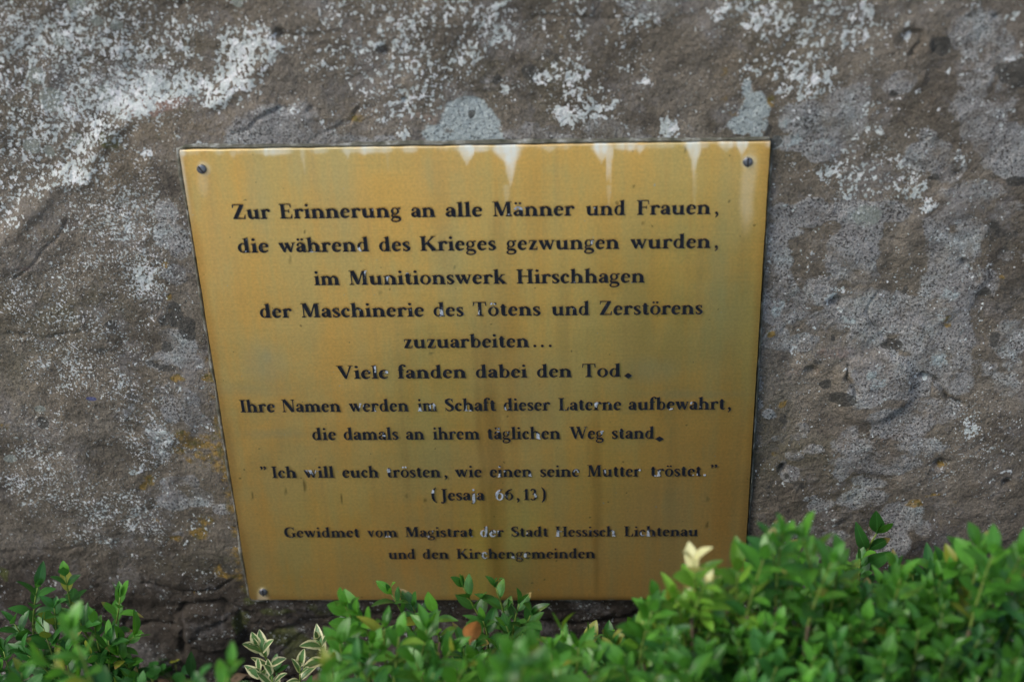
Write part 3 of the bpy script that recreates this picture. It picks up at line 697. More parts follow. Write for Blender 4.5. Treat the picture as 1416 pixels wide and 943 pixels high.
        if ch == 'E': g.rect(.22, 0, .70, .055); g.poly((.72, 0), (.62, 0), (.62, .05), (.70, .28), (.74, .28)); w = .79
    elif ch == 'M': g.stem(.20, .03, .97, .06); g.foot(.20, e=.10, s=.06); g.rect(.06, .955, .28, 1); g.st([(.26, 1, .21), (.56, .06, .17)], False); g.st([(.55, .02, .05), (.86, .98, .065)], False); g.stem(.94, .03, .97, .20); g.foot(.94, s=.20); g.rect(.85, .955, 1.12, 1); w = 1.16
    elif ch == 'K': g.stem(.20, .03, .97); g.foot(.20); g.head(.20); g.st([(.27, .40, .06), (.76, .97, .065)], False); g.st([(.42, .58, .18), (.80, .03, .22)], False); g.rect(.62, .955, .90, 1); g.rect(.62, 0, .98, .05); w = .97
    elif ch == 'H': g.stem(.20, .03, .97); g.foot(.20); g.head(.20); g.stem(.78, .03, .97); g.foot(.78); g.head(.78); g.rect(.25, .48, .75, .54); w = .99
    elif ch == 'T': g.stem(.42, .03, .99, .19); g.foot(.42, e=.11); g.rect(.08, .94, .76, 1); g.poly((.06, 1.02), (.12, 1), (.12, .94), (.07, .72), (.03, .72)); g.poly((.78, 1.02), (.72, 1), (.72, .94), (.77, .72), (.81, .72)); w = .84
    elif ch == 'V': g.st([(.18, .97, .21), (.50, .06, .14)], False); g.st([(.49, .0, .05), (.80, .97, .065)], False); g.rect(.0, .955, .38, 1); g.rect(.66, .955, .94, 1); w = .93
    elif ch == 'W': g.st([(.18, .97, .20), (.46, .06, .14)], False); g.st([(.45, .0, .05), (.70, .97, .06)], False); g.st([(.64, .97, .20), (.94, .06, .14)], False); g.st([(.93, .0, .05), (1.2, .97, .06)], False); g.rect(.0, .955, .36, 1); g.rect(1.07, .955, 1.32, 1); g.rect(.5, .955, .8, 1); w = 1.3
    elif ch == 'I': g.stem(.20, .03, .97, .19); g.foot(.20, e=.10); g.head(.20, e=.10); w = .41
    elif ch == 'N': g.stem(.18, .03, .97, .06); g.foot(.18, e=.10, s=.06); g.st([(.22, .99, .21), (.80, .03, .21)], False); g.stem(.84, .0, .97, .06); g.head(.84, e=.10, s=.06); g.rect(.05, .955, .3, 1); w = .99
    elif ch == 'S':
        g.st([(.54, .78, .03), (.48, .92, .06), (.33, .965, .08), (.15, .87, .15), (.14, .70, .19), (.30, .54, .20), (.50, .38, .20), (.55, .20, .17), (.42, .06, .10), (.25, .035, .08), (.08, .22, .03)])
        g.poly((.52, .72), (.57, .72), (.56, 1), (.53, 1)); g.poly((.05, .30), (.09, .30), (.08, 0), (.05, 0)); w = .66
    elif ch == 'J': g.stem(.26, .0, .97); g.head(.26, e=.1); g.st([(.26, .05, S), (.24, -.12, .14), (.15, -.22, .09), (.02, -.22, .04)]); g.dot(.06, -.19, .07); w = .46
    elif ch == 'L': g.stem(.22, .03, .97); g.foot(.22); g.head(.22, e=.1); g.rect(.22, 0, .68, .06); g.poly((.72, 0), (.60, 0), (.60, .05), (.70, .30), (.74, .30)); w = .77
    elif ch == 'G':
        g.st([(.76, .76, .03), (.66, .92, .06), (.46, .965, .08), (.22, .83, .17), (.13, .50, .20), (.22, .18, .18), (.46, .035, .09), (.66, .06, .08), (.74, .16, .1)]); g.stem(.74, .05, .42); g.rect(.56, .39, .90, .44); g.poly((.74, .70), (.79, .70), (.78, 1), (.75, 1)); w = .92
    elif ch == '6': g.ring(.31, .32, .27, .33, .15, .06); g.st([(.10, .38, .16), (.14, .62, .16), (.28, .84, .11), (.52, .96, .04)]); w = .62
    elif ch == '1': g.stem(.24, .03, .97); g.foot(.24, e=.1); g.poly((-.04, .74), (.24 + S / 2, 1), (.24 + S / 2, .80), (.20, .82)); w = .48
    elif ch == '3': g.st([(.08, .80, .08), (.16, .93, .08), (.30, .94, .10), (.42, .80, .15), (.36, .60, .11), (.18, .53, .04)]); g.st([(.20, .54, .04), (.38, .50, .12), (.47, .30, .17), (.38, .09, .12), (.20, .03, .08), (.06, .12, .09)]); w = .56
    elif ch == ',': g.dot(.12, .09, .10); g.st([(.17, .10, .10), (.17, -.05, .09), (.05, -.22, .02)]); w = .26
    elif ch == '.': g.dot(.12, .09, .10); w = .26
    elif ch == '(': g.st([(.30, 1.12, .03), (.14, .85, .12), (.09, .45, .16), (.14, .05, .12), (.30, -.2, .03)]); w = .32
    elif ch == ')': g.st([(.04, 1.12, .03), (.20, .85, .12), (.25, .45, .16), (.20, .05, .12), (.04, -.2, .03)]); w = .34
    elif ch == '"':
        for q in (.0, .24): g.dot(.10 + q, .93, .085); g.st([(.14 + q, .94, .09), (.14 + q, .84, .08), (.05 + q, .70, .02)])
        w = .48
    elif ch == '*': g.poly((.0, .22), (.22, .44), (.44, .22), (.22, .0)); w = .44
    return g.p, w


LINES = [  # cap height px at that line, words: (text, x0, x1, baseline y at x0)
    (20.3, [('Zur', 322.7, 374.8, 302.5), ('Erinnerung', 387.5, 555.4, 302.0), ('an', 568.8, 602.4, 300.6), ('alle', 616.4, 667, 300.4), ('Männer', 681.6, 794.8, 299.2), ('und', 809.5, 864.7, 298), ('Frauen', 880.7, 982.4, 296.8), (',', 988.5, 995.6, 295.6)]),
    (20.0, [('die', 329.8, 372.3, 349), ('während', 386.3, 510.9, 348.8), ('des', 524.9, 568, 347.6), ('Krieges', 581.5, 686.2, 347.2), ('gezwungen', 700.2, 856.3, 345.2), ('wurden', 871.5, 982.4, 343.6), (',', 988, 994.4, 342.6)]),
    (19.6, [('im', 434.6, 470.2, 394), ('Munitionswerk', 483.4, 700.7, 394), ('Hirschhagen', 714.7, 891.4, 391.8)]),
    (19.3, [('der', 360.3, 404.6, 438.8), ('Maschinerie', 417.3, 586.6, 438.6), ('des', 599.9, 641.8, 437.8), ('Tötens', 654.5, 747.7, 437), ('und', 762.2, 815.1, 435.6), ('Zerstörens', 829.1, 971.5, 434.8)]),
    (18.6, [('zuzuarbeiten', 559.2, 731.7, 481.0), ('.', 737.5, 743.5, 479.6), ('.', 748, 754, 479.5), ('.', 758.8, 764.8, 479.3)]),
    (18.3, [('Viele', 466.4, 537.6, 523.4), ('fanden', 550.3, 645.1, 523), ('dabei', 658.3, 729.2, 521.9), ('den', 742.6, 790.9, 521.4), ('Tod', 804.9, 858.3, 520.8), ('*', 862.9, 874.2, 523)]),
    (17.2, [('Ihre', 332.9, 380.7, 569.3), ('Namen', 390.9, 471.7, 569.2), ('werden', 483.4, 565.5, 568.8), ('im', 577.7, 604.4, 568.3), ('Schaft', 615.9, 686.1, 568), ('dieser', 696.6, 761.1, 567.4), ('Laterne', 772.4, 858.6, 566.5), ('aufbewahrt', 869, 1002.3, 566), (',', 1006.2, 1011.4, 565.4)]),
    (17.0, [('die', 432.6, 465.1, 607.9), ('damals', 476, 551.5, 607.7), ('an', 561.7, 587.1, 607.2), ('ihrem', 598.6, 663.4, 607), ('täglichen', 674.4, 775, 606.5), ('Weg', 787.3, 835.1, 606.2), ('stand', 846, 904.3, 606.2), ('*', 905.6, 917.9, 610)]),
    (16.0, [('"', 361.6, 369.8, 660), ('Ich', 376.8, 410.8, 660.4), ('will', 421.1, 462.6, 660), ('euch', 474, 524.1, 659.8), ('trösten', 535.5, 609.5, 659.4), (',', 614.6, 619, 659), ('wie', 629.5, 666.2, 658.9), ('einen', 677.5, 735.8, 658.6), ('seine', 747, 801.1, 658.4), ('Mutter', 812.3, 886, 658.2), ('tröstet', 899.6, 969.6, 658), ('.', 972.3, 977.5, 657.8), ('"', 981.9, 991.3, 657.6)]),
    (15.8, [('(', 597, 604, 691), ('Jesaja', 609.7, 670.2, 691), ('66', 685.1, 709.8, 690.8), (',', 714.3, 718.7, 690.7), ('13', 723.2, 742.8, 690.6), (')', 748.7, 755, 690.5)]),
    (14.0, [('Gewidmet', 394.1, 497.8, 742.2), ('vom', 508.7, 549.9, 742), ('Magistrat', 560.9, 655, 741.7), ('der', 664.4, 697, 741.3), ('Stadt', 707.2, 758.1, 741), ('Hessisch', 768.2, 851.4, 740.8), ('Lichtenau', 862.8, 964.8, 740.8)]),
    (13.8, [('und', 537.2, 574.6, 772), ('den', 585, 620.6, 771.9), ('Kirchengemeinden', 631.8, 822.9, 771.6)]),
]
# spots where the black fill has fallen out, photo pixels: x, y, radius
LOST = [(714, 287, 3.2), (721, 287, 3.2), (822, 290, 4), (933, 291, 2), (341, 332, 2), (341, 346, 2), (433, 349, 2), (498, 344, 3), (508, 377, 3.5), (524, 386, 2), (537, 384, 2.4), (563, 377, 2), (632, 383, 2.5), (588, 373, 1.6), (820, 335, 3), (715, 376, 2), (794, 388, 2), (611, 437, 3), (663, 424, 1.7), (663, 437, 2), (681, 421, 3.2), (521, 507, 2.5), (535, 514, 2.3), (384, 569, 2), (498, 560, 4), (519, 569, 2.5), (581, 566, 3.4), (597, 562, 3.2), (603, 558, 3), (647, 567, 2), (700, 564, 2.6), (824, 557, 3), (928, 567, 3.4), (955, 557, 3), (689, 594, 3), (743, 602, 4), (746, 607, 3), (833, 597, 3), (531, 602, 2.2), (437, 652, 3), (432, 648, 2.2), (426, 650, 2), (537, 650, 3.4), (559, 646, 3), (690, 657, 3), (690, 646, 2.5), (697, 650, 2), (733, 656, 2.5), (722, 656, 2), (797, 651, 3), (838, 651, 3), (886, 650, 3), (911, 653, 4.5), (908, 657, 3), (961, 656, 3), (975, 658, 4), (598, 679, 3), (656, 676, 3), (657, 684, 3.6), (656, 692, 3.6), (688, 680, 5), (690, 688, 5), (694, 684, 4), (687, 690, 4), (741, 684, 3), (667, 735, 4.5), (669, 740, 4), (674, 729, 3.5), (682, 738, 5), (686, 733, 4), (771, 732, 4), (771, 739, 4), (776, 735, 3), (728, 736, 2), (849, 741, 3.5), (847, 735, 3), (889, 737, 3), (896, 740, 3.2), (537, 741, 2), (592, 741, 2), (671, 768, 4.5), (669, 763, 3), (710, 770, 3), (726, 767, 3.5), (694, 758, 1.5)]


def plate_xz(px, py):
    p = at_y(px, py, -0.0003)
    return p[0], p[2] - PZ


def enamel_material():
    t = NT('black_enamel')
    c = t.ramp(t.noise(300, 4, 0.6), [(0.35, (0.005, 0.007, 0.012)), (0.7, (0.012, 0.016, 0.024))])
    lost = t.attr('lost')
    lm = t.math('ADD', lost, t.math('MULTIPLY', t.math('SUBTRACT', t.noise(700, 3, 0.6), 0.5), 1.1))
    tiny = t.step(t.noise(330, 3, 0.6, offs=(5, 2, 9)), 0.695, 0.72)
    lmask = t.math('MAXIMUM', t.step(lm, 0.42, 0.62), t.math('MULTIPLY', tiny, 0.7))
    wc = t.ramp(t.noise(500, 2, .5, offs=(3, 3, 3)), [(0.35, (0.22, 0.26, 0.31)), (0.65, (0.46, 0.52, 0.58))])
    c = t.mix(lmask, c, wc)
    return t.out(c, 0.6, None, 0.0, 0.2)


def brass_material():
    t = NT('weathered_brass')
    # streaks run down the plate: stretch the noise vertically
    st = t.noise(60, 5, 0.6, 0.0, offs=(0, 0, 0, 1.0, 1.0, 0.07))
    st2 = t.noise(150, 4, 0.6, 0.0, offs=(3, 1, 5, 1.0, 1.0, 0.05))
    cl = t.noise(11, 5, 0.6, 0.6)
    warm = (0.92, 0.60, 0.175)
    dull = (0.80, 0.615, 0.225)
    c = t.mix(t.step(t.math('ADD', t.math('MULTIPLY', cl, 0.6), t.math('MULTIPLY', st, 0.5)), 0.44, 0.66), warm, dull)
    c = t.mix(t.math('MULTIPLY', t.step(st2, 0.50, 0.72), 0.30), c, (0.72, 0.48, 0.18))
    c = t.mix(t.math('MULTIPLY', t.step(t.noise(26, 4, .6, offs=(2, 7, 3, 1, 1, .35)), 0.55, 0.72), 0.28), c, (0.60, 0.56, 0.27))
    c = t.mix(t.math('MULTIPLY', t.attr('brown'), 0.75), c, (0.50, 0.235, 0.05))
    c = t.mix(t.math('MULTIPLY', t.attr('grime'), 0.85), c, (0.05, 0.038, 0.015))
    c = t.mix(t.math('MULTIPLY', t.attr('green'), 0.6), c, (0.46, 0.54, 0.36))
    # fine mottling and small spots
    c = t.mix(0.35, c, t.ramp(t.noise(500, 3, .6), [(0.3, (0.75, 0.75, 0.75)), (0.7, (1.25, 1.25, 1.25))]), 'MULTIPLY')
    c = t.mix(0.09, c, t.ramp(t.noise(800, 3, .6, offs=(0, 0, 0, .03, 1, 1)), [(0.35, (0.72, 0.72, 0.72)), (0.65, (1.28, 1.28, 1.28))]), 'MULTIPLY')
    spot = t.step(t.noise(210, 1, .4, offs=(9, 9, 1)), 0.745, 0.775)
    c = t.mix(t.math('MULTIPLY', spot, 0.5), c, (0.11, 0.07, 0.03))
    spot2 = t.step(t.noise(230, 1, .4, offs=(1, 4, 1)), 0.77, 0.79)
    c = t.mix(t.math('MULTIPLY', spot2, 0.6), c, (0.6, 0.6, 0.5))
    chalk = t.attr('chalk')
    cm = t.math('ADD', chalk, t.math('MULTIPLY', t.math('MULTIPLY', chalk, t.math('SUBTRACT', t.noise(180, 4, .6), 0.5)), 0.9), clamp=True)
    c = t.mix(t.math('MULTIPLY', cm, 0.92), c, (0.66, 0.72, 0.68))
    metal = t.math('MULTIPLY', t.math('SUBTRACT', 1.0, cm), 0.84)
    rg = t.math('ADD', 0.28, t.math('MULTIPLY', t.noise(40, 4, .6), 0.16))
    rg = t.math('ADD', rg, t.math('MULTIPLY', cm, 0.3), clamp=True)
    h = t.math('ADD', t.math('MULTIPLY', t.noise(9, 3, .5), 2.2), t.math('MULTIPLY', t.noise(900, 2, .5, offs=(0, 0, 0, 1, 1, .12)), 0.035))
    nrm = t.bump(h, 0.0012, 0.5)
    return t.out(c, rg, nrm, metal, 0.4)


def build_plaque():
    root = empty('memorial_plaque', (0, 0, PZ))
    tag(root, 'square weathered brass memorial plaque with black German inscription screwed to the stone', 'plaque')
    # plate: fine grid front with rounded rim
    n = 330
    ee = 0.00015
    u = np.concatenate([[-PW / 2], np.linspace(-PW / 2 + ee, PW / 2 - ee, n - 2), [PW / 2]])
    v = np.concatenate([[0], np.linspace(ee, PH - ee, n - 2), [PH]])
    X, Z = np.meshgrid(u, v)
    # outline: slightly uneven sheared sheet, softly rounded lower corners
    rc = 0.004
    for sx in (-1, 1):
        cx, cz = sx * (PW / 2 - rc), rc
        sel = (sx * (X - cx) > 0) & (Z < cz)
        dx, dz = X[sel] - cx, Z[sel] - cz
        mx = np.maximum(np.abs(dx), np.abs(dz)); l = np.hypot(dx, dz) + 1e-9
        X[sel] = cx + dx * mx / l; Z[sel] = cz + dz * mx / l
    edge = np.minimum.reduce([PW / 2 - np.abs(X), Z, PH - Z])
    Y = -0.0004 * fbm(X * 6, Z * 6, 3, 3)
    X = X + .00035 * fbm(X * 7, Z * 55, 61, 3) * sstep(.02, 0, PW / 2 - np.abs(X)); Z = Z + .00035 * fbm(X * 55, Z * 7, 62, 3) * sstep(.02, 0, np.minimum(Z, PH - Z))
    # depth: fold the rim back
    Xf = np.pad(X, 1, 'edge'); Zf = np.pad(Z, 1, 'edge'); Yf = np.pad(Y, 1, 'edge')
    Yf[0, :] = Yf[-1, :] = 0.0035; Yf[:, 0] = Yf[:, -1] = 0.0035
    me = grid_mesh('plate', Xf, Yf, Zf, brass_material())
    A, B = Xf, Zf

    def drip(px, y0, y1, wpx, s=1.0):
        x, z0 = plate_xz(px, y0); _, z1 = plate_xz(px, y1)
        tt = (z0 - B) / (z0 - z1)
        hw = wpx * 0.00042 * 0.5 * (1.05 - np.clip(tt, 0, 1)) ** 1.15 * (1 + .35 * fbm(B * 220, A * 0, 15, 3))
        mm = sstep(1.28, 0.45, np.abs(A - x + .0006 * fbm(B * 60, A * 0, 5, 3)) / hw) * (tt > -0.15) * (tt < 1)
        return mm * s * (1 - 0.8 * np.clip(tt, 0, 1) ** 1.3) * (0.9 + .35 * fbm(A * 500, B * 60, 25, 3))
    ch = np.zeros_like(A)
    for d in ((645, 206, 232, 30), (652, 206, 222, 14), (705, 206, 262, 36), (700, 206, 232, 46), (832, 204, 228, 32), (841, 204, 268, 12, .75), (845, 210, 258, 7, .7), (961, 200, 250, 24), (959, 200, 222, 30), (1027, 198, 218, 24), (1005, 199, 212, 34, .7), (885, 202, 214, 26, .7), (480, 209, 222, 12, .6), (322, 212, 222, 12, .4), (700, 262, 300, 10, .28), (961, 248, 300, 9, .2), (842, 262, 300, 8, .25), (535, 208, 240, 8, .25), (418, 210, 250, 8, .3), (870, 202, 212, 20, .5), (760, 205, 213, 24, .5)):
        ch = np.maximum(ch, drip(*d))
    topn = fbm(A * 90, B * 0 + 3, 8, 4)
    ch = np.maximum(ch, sstep(0.0042 + 0.004 * topn, 0.0018 + 0.002 * topn, PH - B) * np.clip(.35 + topn * 1.2, 0, 1) * .8)
    ch = np.maximum(ch, .2 * sstep(0.0012, 0.0, PH - B))
    ch = np.maximum(ch, .5 * sstep(0.003, 0.0, A + PW / 2) * sstep(.33, .38, B))

    def blob(L, soft=.6):
        M = np.zeros_like(A)
        for px, py, rx, ry, a in L:
            x, z = plate_xz(px, py)
            d = np.sqrt(((A - x + .002 * fbm(A * 40, B * 40, 4, 3)) / (rx * .00053)) ** 2 + ((B - z) / (ry * .00063)) ** 2)
            M = np.maximum(M, a * sstep(1 + soft, 1 - soft, d))
        return M
    ring = blob([(1034, 224, 9, 9, .55), (279, 234, 9, 9, .45), (364, 818, 8, 8, .3)], .25)
    streak = blob([(1034, 262, 9, 45, .35), (279, 250, 7, 18, .25), (365, 830, 9, 16, .55), (364, 824, 8, 8, .4)], .5)
    ch = np.maximum(ch, np.maximum(ring, streak) * .7)
    set_attr(me, 'chalk', ch)
    br = blob([(683, 640, 13, 200, .55), (684, 760, 14, 80, .55), (668, 650, 6, 180, .5), (825, 700, 7, 150, .45), (705, 520, 8, 120, .3), (560, 640, 6, 90, .2), (930, 640, 8, 120, .25), (780, 460, 8, 100, .25), (820, 620, 8, 40, .2), (610, 300, 14, 60, .2), (700, 450, 22, 100, .3), (690, 330, 10, 50, .3), (880, 420, 26, 120, .22), (930, 520, 22, 90, .2), (1008, 620, 20, 200, .25), (740, 300, 14, 60, .2), (340, 800, 12, 60, .4), (1034, 330, 14, 90, .2), (840, 350, 20, 60, .2), (560, 520, 14, 80, .15), (500, 760, 150, 80, .10)], .7)
    er = np.minimum.reduce([PW / 2 - np.abs(A), B, np.where(B > PH * .8, 9, PH - B)])
    br = np.maximum(br, .55 * sstep(0.008, 0.0, er + .003 * fbm(A * 30, B * 30, 44, 3)))
    set_attr(me, 'brown', br)
    set_attr(me, 'grime', np.maximum(blob([(683, 740, 6, 90, .14), (825, 770, 3, 70, .14), (420, 672, 1.6, 9, .8), (394, 680, 1.3, 6, .7), (347, 686, 1.3, 6, .7), (472, 690, 1.5, 7, .8), (563, 686, 2, 3, .5), (587, 692, 2, 3, .6), (525, 405, 1.5, 3, .6), (421, 321, 1.3, 2, .8), (888, 309, 1.5, 2, .7), (630, 370, 1.4, 2, .6), (478, 654, 2, 5, .4), (979, 726, 2, 5, .6), (947, 207, 1.3, 4, .7), (876, 258, 2, 1.5, .7), (598, 489, 3, 1.5, .6), (402, 360, 1.5, 6, .4), (980, 690, 2, 4, .4)], .5), .5 * sstep(.004, 0, B) * (A > 0)))
    gr = blob([(365, 505, 26, 26, .6), (370, 495, 10, 14, .8), (900, 512, 30, 16, .5), (350, 540, 50, 10, .3), (470, 270, 30, 60, .3), (355, 270, 14, 50, .35), (610, 240, 40, 40, .2), (660, 470, 40, 60, .25), (560, 460, 60, 60, .2), (620, 380, 20, 60, .3), (380, 600, 40, 6, .35), (990, 420, 30, 100, .35), (1010, 300, 20, 70, .3), (960, 545, 60, 6, .35), (420, 230, 24, 30, .3), (300, 330, 20, 80, .2), (640, 640, 60, 30, .3), (740, 540, 40, 50, .25), (900, 700, 60, 40, .25)], .8)
    set_attr(me, 'green', gr)
    link('plate', me, root)

    # bed of grey mortar around the plate edge
    rs = random.Random(5)
    vs = []; fs = []
    per = []
    N = 150
    for i in range(N): per.append((-PW / 2, PH * (1 - i / N), -1, 0))
    for i in range(N): per.append((-PW / 2 + PW * i / N, 0, 0, -1))
    for i in range(N): per.append((PW / 2, PH * i / N, 1, 0))
    for i in range(N): per.append((PW / 2 - PW * i / N, PH, 0, 1))
    for i, (x, z, nx, nz) in enumerate(per):
        j = float(fbm(np.array(i * .21), np.array(2.0), 6, 3)); j2 = float(fbm(np.array(i * .5), np.array(7.0), 9, 3))
        wd = 0.0024 + 0.0018 * j
        if nz == 1: wd = 0.0016 + 0.0008 * j; 
        if nx == 1: wd = 0.0016 + 0.001 * j
        yy = 0.0014 + 0.0012 * j2
        x2 = x - (nx * .0004); z2 = z - nz * .0004
        vs += [(x2, 0.006, z2), (x + nx * .0009, yy + .0035, z + nz * .0009), (x + nx * .0013, yy, z + nz * .0013), (x + nx * wd, yy + .0002, z + nz * wd), (x + nx * (wd + .0022), 0.0075, z + nz * (wd + .0022))]
    T = len(per)
    for i in range(T):
        a, b = i * 5, ((i + 1) % T) * 5
        for k in range(4): fs.append((a + k, a + k + 1, b + k + 1, b + k))
    t = NT('mortar')
    mc = t.ramp(t.noise(90, 5, .7), [(0.35, (0.035, 0.038, 0.022)), (0.52, (0.11, 0.11, 0.085)), (0.66, (0.30, 0.32, 0.30))])
    me2 = mesh('mortar_bed', vs, fs, t.out(mc, .9, t.bump(t.noise(500, 4, .7), .001, .8)))
    link('mortar_bed', me2, root)

    # engraved, black filled words
    en = enamel_material()
    bevel_glint = plain('painted_bevel_highlight', (0.30, 0.29, 0.22), 0.5, 0.3, 400, .4)  # pale shifted copy under each letter, a painted highlight along the bevel
    lx = np.array([plate_xz(a, b) for a, b, _ in LOST]); lr = np.array([c for _, _, c in LOST]) * 0.00056
    for cap_px, words in LINES:
        line = empty('inscription_line', (0, 0, 0), root)
        line['label'] = 'line of raised black lettering reading: ' + ' '.join(wd[0] for wd in words).replace('"', '').replace('*', '').replace(' ,', ',').replace(' .', '.').strip() if words else ''
        line['label'] = 'lettering line starting with ' + next(wd[0] for wd in words if len(wd[0]) > 1)
        # baseline by least squares through the words, on the plate
        P = []
        for tx, a, b, by in words:
            if len(tx) > 1 or tx in ',.': P.append(plate_xz(a, by))
        P = np.array(P)
        sl, ic = np.polyfit(P[:, 0], P[:, 1], 1)
        for tx, a, b, by in words:
            x0, zb = plate_xz(a, by); x1, _ = plate_xz(b, by)
            if tx != '*': zb = sl * x0 + ic
            _, zt = plate_xz(a, by - cap_px)
            cap = zt - plate_xz(a, by)[1]
            polys = []; cur = 0
            for ch in tx:
                gp, gw = glyph(ch)
                for p in gp: polys.append([(q[0] + cur, q[1]) for q in p])
                cur += gw + 0.035
            xs = [q[0] for p in polys for q in p]
            mn, mxx = min(xs), max(xs)
            sx = (x1 - x0) / (mxx - mn)
            if tx in ',.': sx = cap * 0.95
            vs = []; fs = []; mi = []
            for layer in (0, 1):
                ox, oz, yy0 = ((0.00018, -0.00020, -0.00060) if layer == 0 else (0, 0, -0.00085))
                for i, p in enumerate(polys):
                    # make the winding face the viewer (normal -y)
                    ar = sum(p[k][0] * p[(k + 1) % len(p)][1] - p[(k + 1) % len(p)][0] * p[k][1] for k in range(len(p)))
                    if ar < 0: p = p[::-1]
                    s0 = len(vs)
                    for q in p:
                        X_ = x0 + (q[0] - mn) * sx + ox
                        vs.append((X_, yy0 - 0.000004 * (i % 40), zb + sl * (X_ - x0) + q[1] * cap + oz))
                    fs.append(list(range(s0, len(vs)))); mi.append(layer)
            me3 = mesh('word', vs, fs, [bevel_glint, en], False, mi)
            V = np.array(vs)
            d = np.min(np.hypot((V[:, 0][:, None] - lx[:, 0][None]), (V[:, 2][:, None] - lx[:, 1][None])) / lr[None], axis=1)
            set_attr(me3, 'lost', sstep(1.5, 0.7, d))
            link('word', me3, line)
    # slotted screws
    sm = plain('steel_screw', (0.16, 0.18, 0.21), 0.45, 0.8, 300, .4)
    slot = plain('screw_slot', (0.02, 0.02, 0.022), 0.8)
    for k, (px, py, ang) in enumerate(((279, 234, .6), (1034, 224, 0.0), (364, 818, 0.0), (1010, 817, .9))):
        x, z = plate_xz(px, py)
        r = 0.0034
        o = empty('screw', (x, -0.0006, z), root)
        vs = []; fs = []; n = 20
        prof = [(1.0, .0008), (1.0, -.0004), (.9, -.0009), (.6, -.00125), (.25, -.0014)]
        for rr, yy in prof:
            for i in range(n):
                aa = 2 * math.pi * i / n
                xx, zz = rr * r * math.cos(aa), rr * r * math.sin(aa)
                vs.append((xx, yy, zz))
        for q in range(len(prof) - 1):
            for i in range(n):
                j = (i + 1) % n
                fs.append((q * n + i, q * n + j, (q + 1) * n + j, (q + 1) * n + i))
        fs.append(tuple((len(prof) - 1) * n + i for i in range(n)))
        me4 = mesh('screw_head', vs, fs, sm)
        link('screw_head', me4, o)
        c, s_ = math.cos(ang), math.sin(ang)
        def rot(p): return (p[0] * c - p[2] * s_, p[1], p[0] * s_ + p[2] * c)
        hw = .00055
        bx = [rot(p) for p in ((-hw, -.00155, -r * .93), (hw, -.00155, -r * .93), (hw, -.00155, r * .93), (-hw, -.00155, r * .93), (-hw, -.0003, -r * .93), (hw, -.0003, -r * .93), (hw, -.0003, r * .93), (-hw, -.0003, r * .93))]
        link('slot', mesh('slot', bx, [(0, 1, 2, 3), (0, 4, 5, 1), (1, 5, 6, 2), (2, 6, 7, 3), (3, 7, 4, 0)], slot, False), o)
    return root


build_plaque()

# ---------------------------------------------------------------- ground
def build_ground():
    t = NT('soil')
    c = t.ramp(t.noise(40, 8, .7), [(0.3, (0.018, 0.013, 0.009)), (0.5, (0.045, 0.033, 0.022)), (0.7, (0.085, 0.065, 0.045))])
    mt = t.out(c, .95, t.bump(t.noise(120, 8, .7), .008, 1.0))
    a = np.concatenate([[-600, -100, -20, -5, -2], np.linspace(-1, 1, 200), [2, 5, 20, 100, 600]])
    b = np.concatenate([[-600, -100, -20, -5, -2.5], np.linspace(-1.5, .4, 190), [1.5, 5, 20, 100, 600]])
    X, Y = np.meshgrid(a, b)
    near = (np.abs(X) < 1.1) & (Y > -1.6) & (Y < .5)
    Z = np.where(near, .012 * fbm(X * 12, Y * 12, 3, 5) + .004 * fbm(X * 60, Y * 60, 4, 3), 0) - .004
    me = grid_mesh('soil_ground', X, Y, Z, mt)
    o = link('soil_ground', me)
    tag(o, kind='structure')
    pt = NT('added_bounce_gravel')  # unseen pale ground, added to reflect light onto plate and stone
    pc = pt.ramp(pt.noise(90, 6, .7), [(0.3, (0.32, 0.30, 0.27)), (0.5, (0.46, 0.44, 0.40)), (0.7, (0.58, 0.56, 0.52))])
    pm_ = pt.out(pc, .95, pt.bump(pt.noise(160, 5, .7), .006, 1.0))
    Xp, Yp = np.meshgrid(np.linspace(-6, 6, 120), np.linspace(-7.5, -0.56, 100))
    Zp = .006 + .004 * fbm(Xp * 5, Yp * 5, 8, 4) + .012 * sstep(-.56, -.62, Yp)
    tag(link('added_bounce_ground', grid_mesh('added_bounce_ground', Xp, Yp, Zp, pm_)), kind='structure')
    # leaf litter and bark crumbs: nobody could count it
    rs = random.Random(8)
    vs = []; fs = []; mi = []
    for i in range(9000):
        x = rs.uniform(-.65, .65); y = -rs.random() ** 1.3 * .9 + 0.01
        z = float(.012 * fbm(np.array(x * 12), np.array(y * 12), 3, 5)) + .001
        L = rs.uniform(.003, .014); W = L * rs.uniform(.2, .6); an = rs.uniform(0, 6.28)
        tl = Vector((rs.uniform(-.5, .5), rs.uniform(-.5, .5), 1)).normalized()
        q = tl.to_track_quat('Z', 'Y').to_matrix() @ Matrix.Rotation(an, 3, 'Z')
        s0 = len(vs)
        for p in ((-L, 0, 0), (-.3 * L, -W, .1 * L), (L, 0, 0), (-.3 * L, W, .1 * L), (0.1 * L, 0, .3 * L)):
            w = q @ Vector(p); vs.append((x + w.x, y + w.y, z + w.z + .003))
        for f in ((0, 1, 4), (1, 2, 4), (2, 3, 4), (3, 0, 4)): fs.append([s0 + k for k in f]); mi.append(i % 3)
    o2 = link('leaf_litter', mesh('leaf_litter', vs, fs, [plain('litter_dark', (.05, .035, .022), .9), plain('litter_tan', (.16, .11, .065), .85), plain('litter_grey', (.11, .095, .08), .9)], False, mi))
    tag(o2, 'brown crumbs of bark and dead leaves on the soil under the box plants', 'leaf litter', kind='stuff')


build_ground()


